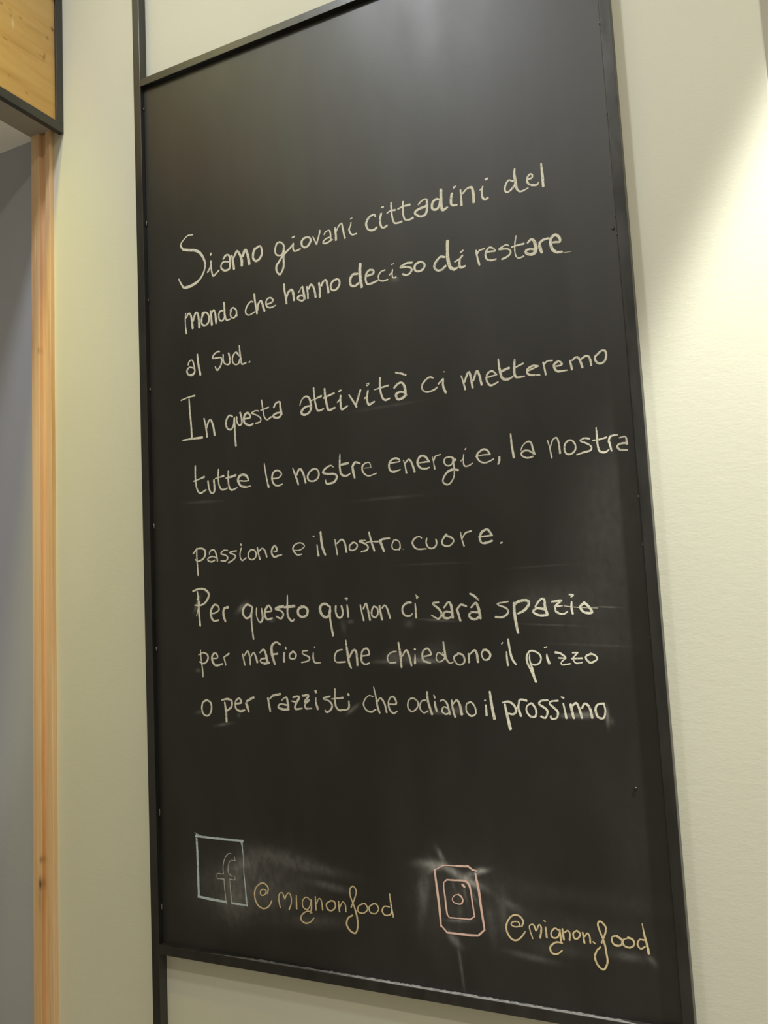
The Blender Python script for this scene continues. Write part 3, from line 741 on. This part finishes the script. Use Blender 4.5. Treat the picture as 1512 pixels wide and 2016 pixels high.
def add_box(bm, x0, x1, y0, y1, z0, z1, bev=0.0):
    vs = [bm.verts.new((x, y, z)) for x in (x0, x1) for y in (y0, y1) for z in (z0, z1)]
    fs = [(0, 1, 3, 2), (4, 6, 7, 5), (0, 4, 5, 1), (2, 3, 7, 6), (0, 2, 6, 4), (1, 5, 7, 3)]
    faces = [bm.faces.new([vs[i] for i in f]) for f in fs]
    if bev:
        es = list({e for f in faces for e in f.edges})
        bmesh.ops.bevel(bm, geom=es, offset=bev, segments=2, profile=0.5, affect='EDGES')
    return bm


def box(x0, x1, y0, y1, z0, z1, bev=0.0):
    bm = bmesh.new()
    add_box(bm, x0, x1, y0, y1, z0, z1, bev)
    bmesh.ops.recalc_face_normals(bm, faces=bm.faces)
    return bm


class N:
    """small node-tree helper"""
    def __init__(s, name):
        s.m = bpy.data.materials.new(name)
        s.m.use_nodes = True
        s.t = s.m.node_tree
        s.b = s.t.nodes['Principled BSDF']
        s.out = s.t.nodes['Material Output']
        s.tc = s.t.nodes.new('ShaderNodeTexCoord')

    def node(s, t, **k):
        n = s.t.nodes.new(t)
        for a, v in k.items(): setattr(n, a, v)
        return n

    def link(s, a, b): s.t.links.new(a, b)

    def val(s, sock, v):
        if hasattr(v, 'is_linked') or isinstance(v, bpy.types.NodeSocket): s.link(v, sock)
        else: sock.default_value = v

    def math(s, op, a, b=0.0, c=None, clamp=False):
        n = s.node('ShaderNodeMath', operation=op, use_clamp=clamp)
        s.val(n.inputs[0], a)
        s.val(n.inputs[1], b)
        if c is not None: s.val(n.inputs[2], c)
        return n.outputs[0]

    def vmath(s, op, a, b=None):
        n = s.node('ShaderNodeVectorMath', operation=op)
        s.val(n.inputs[0], a)
        if b is not None: s.val(n.inputs[1], b)
        return n

    def noise(s, scale=(1, 1, 1), detail=2.0, rough=0.5, dist=0.0, vec=None):
        mp = s.node('ShaderNodeMapping')
        mp.inputs['Scale'].default_value = scale
        s.link(vec or s.tc.outputs['Object'], mp.inputs['Vector'])
        n = s.node('ShaderNodeTexNoise')
        n.inputs['Scale'].default_value = 1.0
        n.inputs['Detail'].default_value = detail
        n.inputs['Roughness'].default_value = rough
        n.inputs['Distortion'].default_value = dist
        s.link(mp.outputs[0], n.inputs['Vector'])
        return n.outputs[0]

    def rng(s, v, a, b, c, d, smooth=False):
        n = s.node('ShaderNodeMapRange')
        if smooth: n.interpolation_type = 'SMOOTHSTEP'
        s.val(n.inputs['Value'], v)
        for k, q in zip(('From Min', 'From Max', 'To Min', 'To Max'), (a, b, c, d)):
            n.inputs[k].default_value = q
        return n.outputs['Result']

    def mix(s, f, a, b):
        n = s.node('ShaderNodeMix', data_type='RGBA')
        s.val(n.inputs[0], f)
        s.val(n.inputs[6], a if not isinstance(a, tuple) else a + (1,))
        s.val(n.inputs[7], b if not isinstance(b, tuple) else b + (1,))
        return n.outputs[2]

    def ramp(s, f, *stops):
        n = s.node('ShaderNodeValToRGB')
        e = n.color_ramp.elements
        while len(e) < len(stops): e.new(0.5)
        for q, (p, c) in zip(e, stops):
            q.position = p
            q.color = c + (1,)
        s.link(f, n.inputs[0])
        return n.outputs[0]

    def bump(s, h, strength, dist):
        n = s.node('ShaderNodeBump')
        n.inputs['Strength'].default_value = strength
        n.inputs['Distance'].default_value = dist
        s.link(h, n.inputs['Height'])
        s.link(n.outputs[0], s.b.inputs['Normal'])

    def blob(s, c, a, b, soft=1.0):
        """elliptical mark: 1 at its centre, 0 at its rim; a, b are rows that unsquash it"""
        p = s.vmath('SUBTRACT', s.tc.outputs['Object'], c).outputs[0]
        u = s.vmath('DOT_PRODUCT', p, a).outputs['Value']
        v = s.vmath('DOT_PRODUCT', p, b).outputs['Value']
        q = s.math('ADD', s.math('MULTIPLY', u, u), s.math('MULTIPLY', v, v))
        return s.math('POWER', 2.718, s.math('MULTIPLY', q, -1.2 * soft))


def plaster(name, col, bump=0.16):
    n = N(name)
    big = n.noise((1.7, 1.7, 1.7), 3)
    c = n.mix(n.rng(big, 0.3, 0.7, 0, 1), tuple(v * 0.965 for v in col), tuple(v * 1.02 for v in col))
    n.link(c, n.b.inputs['Base Color'])
    n.b.inputs['Roughness'].default_value = 0.62
    n.b.inputs['Specular IOR Level'].default_value = 0.25
    fine = n.noise((130, 130, 260), 3, 0.55, 0.4)
    mid = n.noise((40, 40, 80), 2)
    h = n.math('ADD', n.math('MULTIPLY', fine, 0.6), n.math('MULTIPLY', mid, 0.7))
    n.bump(h, bump, 0.0013)
    return n.m


def iron(name):
    n = N(name)
    v = n.noise((30, 30, 8), 4, 0.6)
    n.link(n.mix(n.rng(v, 0.35, 0.7, 0, 1), (0.012, 0.012, 0.0115), (0.024, 0.0235, 0.022)), n.b.inputs['Base Color'])
    n.link(n.rng(v, 0.3, 0.7, 0.30, 0.42), n.b.inputs['Roughness'])
    n.b.inputs['Specular IOR Level'].default_value = 0.9
    n.bump(n.noise((260, 260, 120), 3), 0.2, 0.0006)
    return n.m


def wood(name, along, light, mid, dark, fine=1.0, gloss=0.45):
    """softwood with grain running along one axis"""
    n = N(name)
    sc = [34.0 * fine] * 3
    sc['XYZ'.index(along)] = 1.6
    g = n.noise(tuple(sc), 5, 0.6, 0.7)
    sc2 = [190.0 * fine] * 3
    sc2['XYZ'.index(along)] = 5
    f = n.noise(tuple(sc2), 3, 0.6)
    t = n.math('ADD', n.math('MULTIPLY', g, 0.75), n.math('MULTIPLY', f, 0.25))
    c = n.ramp(t, (0.30, dark), (0.47, mid), (0.68, light))
    n.b.inputs['Roughness'].default_value = gloss
    n.b.inputs['Specular IOR Level'].default_value = 0.3
    n.bump(f, 0.12, 0.0006)
    return n, c


# ---------------------------------------------------------------- materials
CREAM = plaster('cream_plaster', (0.79, 0.79, 0.665))
GREY = plaster('grey_plaster', (0.46, 0.475, 0.53), 0.2)
PLAIN = plaster('white_plaster', (0.80, 0.78, 0.72), 0.2)
TAUPE = plaster('taupe_paint', (0.30, 0.27, 0.22), 0.2)
IRON = iron('black_iron')

n = N('floor_tile')
br = n.node('ShaderNodeTexBrick')
br.inputs['Scale'].default_value = 1.6
br.inputs['Color1'].default_value = (0.30, 0.26, 0.21, 1)
br.inputs['Color2'].default_value = (0.34, 0.30, 0.24, 1)
br.inputs['Mortar'].default_value = (0.12, 0.11, 0.10, 1)
br.inputs['Mortar Size'].default_value = 0.01
n.link(n.tc.outputs['Object'], br.inputs['Vector'])
n.link(br.outputs[0], n.b.inputs['Base Color'])
n.b.inputs['Roughness'].default_value = 0.5
FLOOR = n.m

# pine of the overdoor panel, with its knots
n, c = wood('pine_board', 'Y', (0.80, 0.54, 0.22), (0.72, 0.455, 0.16), (0.62, 0.36, 0.11), 0.5, 0.42)
for ctr, a, b, s, kc in [((-1.612, -0.0048, 3.1069), (0, 136.7648, -124.41), (0, -151.6403, -175.217), 0.95, (0.16, 0.07, 0.015)), ((-1.612, -0.0216, 3.0729), (0, 131.1573, -131.2603), (0, -185.735, -149.0877), 0.6, (0.3, 0.15, 0.035)), ((-1.612, -0.032, 3.0157), (0, 38.8662, -89.4287), (0, -311.3683, 60.5197), 0.75, (0.3, 0.15, 0.035)), ((-1.612, -0.04, 3.0137), (0, 94.5472, -49.0672), (0, 26.1612, -513.0076), 0.5, (0.3, 0.15, 0.035)), ((-1.612, -0.105, 3.0759), (0, 169.3702, -136.0836), (0, -179.6778, -281.9911), 0.7, (0.3, 0.15, 0.035)), ((-1.612, -0.1321, 3.0641), (0, 105.8868, -121.4171), (0, -376.6102, -136.5379), 0.6, (0.3, 0.15, 0.035)), ((-1.612, -0.1277, 3.0483), (0, 47.9489, -68.2298), (0, -241.5872, -23.6887), 0.95, (0.85, 0.66, 0.36)), ((-1.612, -0.1501, 2.9936), (0, 117.161, -73.388), (0, -88.6834, -435.0296), 0.7, (0.3, 0.15, 0.035)), ((-1.612, -0.0866, 2.889), (0, 169.9015, -163.6321), (0, -226.2959, -232.2815), 0.65, (0.3, 0.15, 0.035)), ((-1.612, -0.1389, 2.9049), (0, 266.766, -165.3892), (0, -72.4128, -390.316), 0.5, (0.3, 0.15, 0.035)), ((-1.612, -0.0979, 2.9998), (0, 15.8411, -8.0088), (0, 18.2888, -394.6963), 0.3, (0.3, 0.15, 0.035)), ((-1.612, -0.135, 3.0782), (0, 137.8761, -81.1515), (0, -49.3335, -441.8042), 0.4, (0.3, 0.15, 0.035)), ((-1.612, -0.1614, 3.0784), (0, 211.5904, -122.841), (0, -32.7844, -290.503), 0.7, (0.16, 0.07, 0.015)), ((-1.612, -0.0585, 3.071), (0, 19.3292, -9.2718), (0, 14.717, -126.0432), 0.18, (0.3, 0.15, 0.035)), ((-1.612, -0.1211, 2.9135), (0, 19.8921, -9.6083), (0, 8.4886, -164.2798), 0.2, (0.3, 0.15, 0.035))]:
    k = n.blob(ctr, a, b)
    c = n.mix(n.math('MULTIPLY', k, s, clamp=True), c, kc)
n.link(c, n.b.inputs['Base Color'])
PINE = n.m

n, c = wood('door_casing_wood', 'Z', (0.93, 0.68, 0.44), (0.86, 0.56, 0.31), (0.68, 0.40, 0.18), 1.0, 0.4)
for ctr, a, b, s, kc in [((-1.6943, 0.0195, 0.9758), (198.18, 0, 0), (0, 0, 65.9), 0.95, (0.05, 0.022, 0.008)), ((-1.6919, 0.0195, 1.031), (237.38, 0, 0), (0, 0, 106.55), 0.6, (0.2, 0.09, 0.03)), ((-1.6851, 0.008, 2.2736), (280.37, 0, 0), (0, 0, 108.64), 0.5, (0.2, 0.1, 0.04)), ((-1.6964, 0.0195, 0.9372), (148.79, 0, 0), (0, 0, 28.65), 0.35, (0.25, 0.12, 0.04)), ((-1.6946, 0.008, 2.5563), (275.51, 0, 0), (0, 0, 28.43), 0.75, (0.9, 0.75, 0.5)), ((-1.633, 0.011, 2.3173), (357.2, 0, 0), (0, 0, 95.57), 0.7, (0.9, 0.8, 0.6)), ((-1.6494, 0.011, 1.0196), (242.31, 0, 0), (0, 0, 72.05), 0.45, (0.8, 0.6, 0.35)), ((-1.6511, 0.011, 0.7797), (204.31, 0, 0), (0, 0, 126.51), 0.5, (0.8, 0.6, 0.35)), ((-1.7043, 0.008, 1.1864), (391.36, 0, 0), (0, 0, 28.05), 0.5, (0.75, 0.52, 0.28))]:
    k = n.blob(ctr, a, b)
    c = n.mix(n.math('MULTIPLY', k, s, clamp=True), c, kc)
n.link(c, n.b.inputs['Base Color'])
CASING = n.m

# blackboard paint with wiped chalk on it
n = N('blackboard_paint')
haze = None
for ctr, a, b, s in SMUDGES:
    k = n.math('MULTIPLY', n.blob((ctr[0], 0, ctr[1]), (a[0], 0, a[1]), (b[0], 0, b[1])), s)
    haze = k if haze is None else n.math('ADD', haze, k)
st = n.noise((70, 70, 45), 4, 0.65, 0.2)
haze = n.math('MULTIPLY', haze, n.rng(st, 0.3, 0.7, 0.5, 1.35))
dust = n.math('MULTIPLY', n.rng(n.noise((7, 7, 3), 4, 0.6), 0.45, 0.8, 0, 1), 0.016)
roll = n.math('MULTIPLY', n.rng(n.noise((11, 1, 0.5), 2), 0.3, 0.7, 0, 1), 0.006)
speck = n.math('MULTIPLY', n.rng(n.noise((240, 240, 240), 2), 0.73, 0.80, 0, 1), 0.05)
tot = n.math('ADD', n.math('ADD', haze, dust), n.math('ADD', roll, speck), clamp=True)
c = n.mix(tot, (0.0080, 0.0075, 0.0066), (0.74, 0.73, 0.71))
n.link(c, n.b.inputs['Base Color'])
n.link(n.rng(n.noise((9, 9, 4), 3), 0.3, 0.7, 0.42, 0.48), n.b.inputs['Roughness'])
n.b.inputs['Specular IOR Level'].default_value = 0.88
n.bump(n.noise((420, 420, 420), 2), 0.12, 0.0004)
BOARD = n.m


def chalk(name, col, cover=0.0):
    n = N(name)
    uv = n.node('ShaderNodeSeparateXYZ')
    n.link(n.tc.outputs['UV'], uv.inputs[0])
    cap = n.math('SUBTRACT', 1.0, uv.outputs[0])
    edge = n.math('SUBTRACT', 1.0, n.math('SQRT', n.math('ADD', n.math('MULTIPLY', cap, cap),
                  n.math('MULTIPLY', uv.outputs[1], uv.outputs[1]))))
    g = n.noise((1050, 1050, 1050), 4, 0.7)
    g2 = n.noise((160, 160, 160), 2)
    e2 = n.math('MINIMUM', n.math('MULTIPLY', edge, 2.6), 0.62)
    v = n.math('ADD', e2, n.math('MULTIPLY', n.math('SUBTRACT', g, 0.5), 4.6))
    v = n.math('ADD', v, n.math('ADD', n.math('MULTIPLY', n.math('SUBTRACT', g2, 0.5), 1.3), cover))
    al = n.rng(v, 0.10, 0.66, 0, 1, True)
    n.b.inputs['Base Color'].default_value = col + (1,)
    n.b.inputs['Roughness'].default_value = 0.95
    n.b.inputs['Specular IOR Level'].default_value = 0.05
    n.link(al, n.b.inputs['Alpha'])
    return n.m


CHALK = {'w': chalk('white_chalk', (0.93, 0.91, 0.77), 0.22), 'y': chalk('yellow_chalk', (0.92, 0.76, 0.46), 0.26),
         'b': chalk('blue_chalk', (0.66, 0.79, 0.84), 0.24), 'g': chalk('faded_grey_chalk', (0.58, 0.58, 0.57), 0.15),
         'p': chalk('pink_chalk', (0.95, 0.66, 0.57), 0.42)}

n = N('chalk_dust')
v = n.noise((55, 300, 300), 4, 0.7)
n.b.inputs['Base Color'].default_value = (0.17, 0.165, 0.16, 1)
n.b.inputs['Roughness'].default_value = 0.95
n.link(n.rng(v, 0.30, 0.55, 0.25, 1.0), n.b.inputs['Alpha'])
DUST = n.m

n = N('bare_steel')
n.b.inputs['Base Color'].default_value = (0.22, 0.21, 0.20, 1)
n.b.inputs['Metallic'].default_value = 0.6
n.b.inputs['Roughness'].default_value = 0.45
n.bump(n.noise((900, 900, 900), 2), 0.6, 0.0008)
STEEL = n.m

# ---------------------------------------------------------------- setting
WY = 0.024           # face of the wall behind the board
XL = -1.622          # face of the wall over the doorway
CEIL = 4.20


def struct(name, bm, mat, label):
    return tag(obj(name, bm, mat), label, None, None, 'structure')


# the wall behind the board ends on the right in a rounded corner; left of the casing it is grey
bm = bmesh.new()
XR, R_ = 0.017, 0.003
prof = [(-1.690, WY), (XR - R_, WY)]
for i in range(1, 9):
    t = i / 8 * math.pi / 2
    prof.append((XR - R_ + R_ * math.sin(t), WY + R_ - R_ * math.cos(t)))
prof += [(XR, 0.40), (-1.690, 0.40)]
lo = [bm.verts.new((x, y, 0.0)) for x, y in prof]
hi = [bm.verts.new((x, y, CEIL)) for x, y in prof]
for i in range(len(prof)):
    j = (i + 1) % len(prof)
    bm.faces.new((lo[i], lo[j], hi[j], hi[i]))
bm.faces.new(hi)
bm.faces.new(lo[::-1])
bmesh.ops.recalc_face_normals(bm, faces=bm.faces)
struct('wall_back', bm, CREAM, 'cream plaster wall behind the chalkboard')
struct('wall_back_left', box(-4.0, -1.690, WY, 0.40, 0, CEIL), GREY, 'grey painted wall left of the wooden door casing')
struct('wall_back_right', box(XR, 2.6, 0.30, 0.40, 0, CEIL), PLAIN, 'recessed wall beyond the right corner of the cream wall')
struct('floor', box(-4.0, 2.6, -5.0, 0.40, -0.06, 0), FLOOR, 'tiled floor of the room')
struct('ceiling', box(-4.0, 2.6, -5.0, 0.40, CEIL, CEIL + 0.06), PLAIN, 'plain white ceiling of the room')
struct('wall_left', box(-1.710, XL, -4.2, WY, 2.862, CEIL), CREAM, 'cream wall over the doorway on the left')
struct('trim_2', box(-1.710, XL, -4.2, WY, 2.850, 2.862), TAUPE, 'dark taupe underside of the lintel over the doorway')
struct('ceiling_passage', box(-4.0, -1.710, -4.2, WY, 2.850, 2.91), PLAIN, 'pale ceiling of the passage through the doorway')

# moulded wooden casing of the doorway, fixed to the wall
prof = [(-1.655, WY), (-1.655, 0.0125), (-1.6565, 0.011), (-1.6705, 0.011), (-1.672, 0.0125), (-1.672, 0.0195), (-1.690, 0.0195),
        (-1.691, 0.0095), (-1.6925, 0.008), (-1.706, 0.008), (-1.720, 0.010), (-1.722, 0.012), (-1.722, WY)]
bm = bmesh.new()
LEAN = 0.0072
lo = [bm.verts.new((x - LEAN * 0.65, y, 0.0)) for x, y in prof]
hi = [bm.verts.new((x + LEAN * 1.7, y, 2.850)) for x, y in prof]
for i in range(len(prof)):
    j = (i + 1) % len(prof)
    bm.faces.new((lo[i], lo[j], hi[j], hi[i]))
bm.faces.new(hi)
bm.faces.new(lo[::-1])
bmesh.ops.recalc_face_normals(bm, faces=bm.faces)
struct('trim_1', bm, CASING, 'moulded wooden door casing between the grey and the cream wall')

# ---------------------------------------------------------------- pine panel over the doorway
pp = empty('wood_panel', (-1.614, -0.5, 2.836))
tag(pp, 'knotty pine panel in a black iron frame above the doorway', 'wood panel')
PY0, PY1, PZ0, PZ1 = -1.05, 0.0235, 2.836, 3.22
obj('board', box(-1.6218, -1.6120, PY0 + 0.01, PY1 - 0.012, PZ0 + 0.012, PZ1 - 0.012, 0.001), PINE, pp)
fx0, fx1 = -1.6218, -1.606
obj('frame_bar', box(fx0, fx1, PY0, PY1, PZ0, PZ0 + 0.024, 0.0012), IRON, pp)
obj('frame_bar', box(fx0, fx1, PY0, PY1, PZ1 - 0.024, PZ1, 0.0012), IRON, pp)
obj('frame_bar', box(fx0, fx1, PY1 - 0.022, PY1, PZ0 + 0.024, PZ1 - 0.024, 0.0012), IRON, pp)
obj('frame_bar', box(fx0, fx1, PY0, PY0 + 0.022, PZ0 + 0.024, PZ1 - 0.024, 0.0012), IRON, pp)

# ---------------------------------------------------------------- chalkboard in its iron frame
cb = empty('chalkboard', (-0.788, 0.012, 0.0))
tag(cb, 'large black chalkboard with handwritten chalk text, framed in black iron between two tall posts', 'chalkboard')
PF = 0.0120          # face of the board
BX0, BX1, BZ0, BZ1 = -1.3285, -0.2470, 0.884, 2.862
panel = obj('panel', box(BX0, BX1, PF, 0.022, BZ0, BZ1), BOARD, cb)
LX0, LX1 = -1.3500, -1.3290
RX0, RX1 = -0.2460, -0.2270
tag(obj('post', box(LX0, LX1, 0.0, WY - 0.0002, 0.0, CEIL, 0.0010), IRON, cb), 'left iron post')
tag(obj('post', box(RX0, RX1, 0.0, WY - 0.0002, 0.0, CEIL, 0.0010), IRON, cb), 'right iron post')
tag(obj('rail', box(LX1 - 0.0006, RX0 + 0.0006, 0.0, WY - 0.0002, 2.8600, 2.8785, 0.0008), IRON, cb), 'top iron rail')
low = tag(obj('rail', box(LX1 - 0.0006, RX0 + 0.0006, 0.0, WY - 0.0002, 0.8660, 0.8860, 0.0008), IRON, cb), 'bottom iron rail')

# chalk dust lying on the bottom rail
bm = bmesh.new()
prev = None
K = 220
for i in range(K + 1):
    x = -1.19 + (1.19 - 0.30) * i / K
    f = min(1.0, i / 30.0) * min(1.0, (K - i) / 12.0)
    w = 0.0002 + f * (0.0085 + 0.0022 * random.uniform(-1, 1))
    h = 0.8861 + f * (0.0003 + 0.0011 * random.random() ** 8)
    y0 = 0.0008
    row = [bm.verts.new((x, y0, 0.8860)), bm.verts.new((x, y0 + 0.25 * w, h)), bm.verts.new((x, y0 + 0.8 * w, h)), bm.verts.new((x, y0 + w, 0.8860))]
    if prev:
        for a in range(3): bm.faces.new((prev[a], prev[a + 1], row[a + 1], row[a]))
    prev = row
bmesh.ops.recalc_face_normals(bm, faces=bm.faces)
tag(obj('chalk_dust', bm, DUST, low), 'grey chalk dust along the bottom rail', kind='stuff')


def blob_mesh(x, y, z, r, seed):
    rnd = random.Random(seed)
    bm = bmesh.new()
    bmesh.ops.create_icosphere(bm, subdivisions=2, radius=1.0)
    for v in bm.verts:
        v.co *= 1.0 + rnd.uniform(-0.22, 0.22)
        v.co = Vector((x + v.co.x * r[0], y + v.co.y * r[1], z + v.co.z * r[2]))
    return bm


for i, (x, z, ry) in enumerate(WELDS):
    obj('weld_bead', blob_mesh(x, PF - 0.0022, z, (0.0012, 0.0022, ry * 1.0), i), STEEL, cb, True)
for x, z in SCREWS:
    bm = bmesh.new()
    bmesh.ops.create_cone(bm, cap_ends=True, segments=20, radius1=0.0030, radius2=0.0020, depth=0.0016,
                          matrix=Matrix.Translation((x, PF - 0.0007, z)) @ Matrix.Rotation(math.pi / 2, 4, 'X'))
    for q in range(2):
        add_box(bm, x - 0.0014, x + 0.0014, PF - 0.0018, PF - 0.0012, z - 0.0003, z + 0.0003) if q == 0 else \
            add_box(bm, x - 0.0003, x + 0.0003, PF - 0.0018, PF - 0.0012, z - 0.0014, z + 0.0014)
    obj('screw', bm, IRON, cb)


# ---------------------------------------------------------------- chalk writing
def curve(pts, sharp):
    """resample a stroke: (x, z, width) points, smooth through the points unless sharp"""
    out = []
    for i in range(len(pts) - 1):
        p1, p2 = Vector(pts[i]), Vector(pts[i + 1])
        p0 = Vector(pts[i - 1]) if i else p1 * 2 - p2
        p3 = Vector(pts[i + 2]) if i + 2 < len(pts) else p2 * 2 - p1
        d = (p2.xy - p1.xy).length
        k = max(2, min(14, int(d / 0.0022)))
        for j in range(k):
            t = j / k
            if sharp: out.append(p1.lerp(p2, t))
            else:
                q = 0.5 * ((2 * p1) + (p2 - p0) * t + (2 * p0 - 5 * p1 + 4 * p2 - p3) * t * t + (3 * p1 - p0 - 3 * p2 + p3) * t ** 3)
                q.z = p1.z + (p2.z - p1.z) * t
                out.append(q)
    out.append(Vector(pts[-1]))
    return out


def chalk_mesh(strokes):
    bm = bmesh.new()
    uvl = bm.loops.layers.uv.new('UVMap')
    for si, s in enumerate(strokes):
        sharp = s[0] == 'L'
        pts = [tuple(int(v) * 1e-4 for v in t.split(',')) for t in s.lstrip('L').split()]
        P = curve(pts, sharp)
        n = len(P)
        tn = []
        for i in range(n):
            a, b = P[max(i - 1, 0)], P[min(i + 1, n - 1)]
            d = b.xy - a.xy
            tn.append(d.normalized() if d.length > 1e-9 else Vector((1, 0)))
        # round caps: push the ends out by part of the width
        h0, h1 = P[0].z * 0.5, P[-1].z * 0.5
        rows = [(P[0].xy - tn[0] * h0 * 0.8, tn[0], h0)] + [(P[i].xy, tn[i], P[i].z * 0.5) for i in range(n)] + [(P[-1].xy + tn[-1] * h1 * 0.8, tn[-1], h1)]
        L = [0.0]
        for i in range(1, len(rows)): L.append(L[-1] + (rows[i][0] - rows[i - 1][0]).length)
        vs = []
        for k, ((c, t, h), l) in enumerate(zip(rows, L)):
            y = PF - 0.00020 - 0.000006 * si - 0.0000025 * k
            nrm = Vector((-t.y, t.x)) * (h * 0.97)
            cap = min(1.0, l / max(h, 1e-5) / 1.0, (L[-1] - l) / max(h, 1e-5) / 1.0)
            vs.append((bm.verts.new((c.x + nrm.x, y, c.y + nrm.y)), bm.verts.new((c.x - nrm.x, y, c.y - nrm.y)), cap))
        for (a, b, ca), (c, d, cc) in zip(vs, vs[1:]):
            f = bm.faces.new((a, b, d, c))
            for lp, uv in zip(f.loops, ((ca, 1), (ca, -1), (cc, -1), (cc, 1))): lp[uvl].uv = uv
    return bm


for name, kind, label, strokes in WRITING:
    tag(obj(name, chalk_mesh(strokes), CHALK[kind], panel), label)
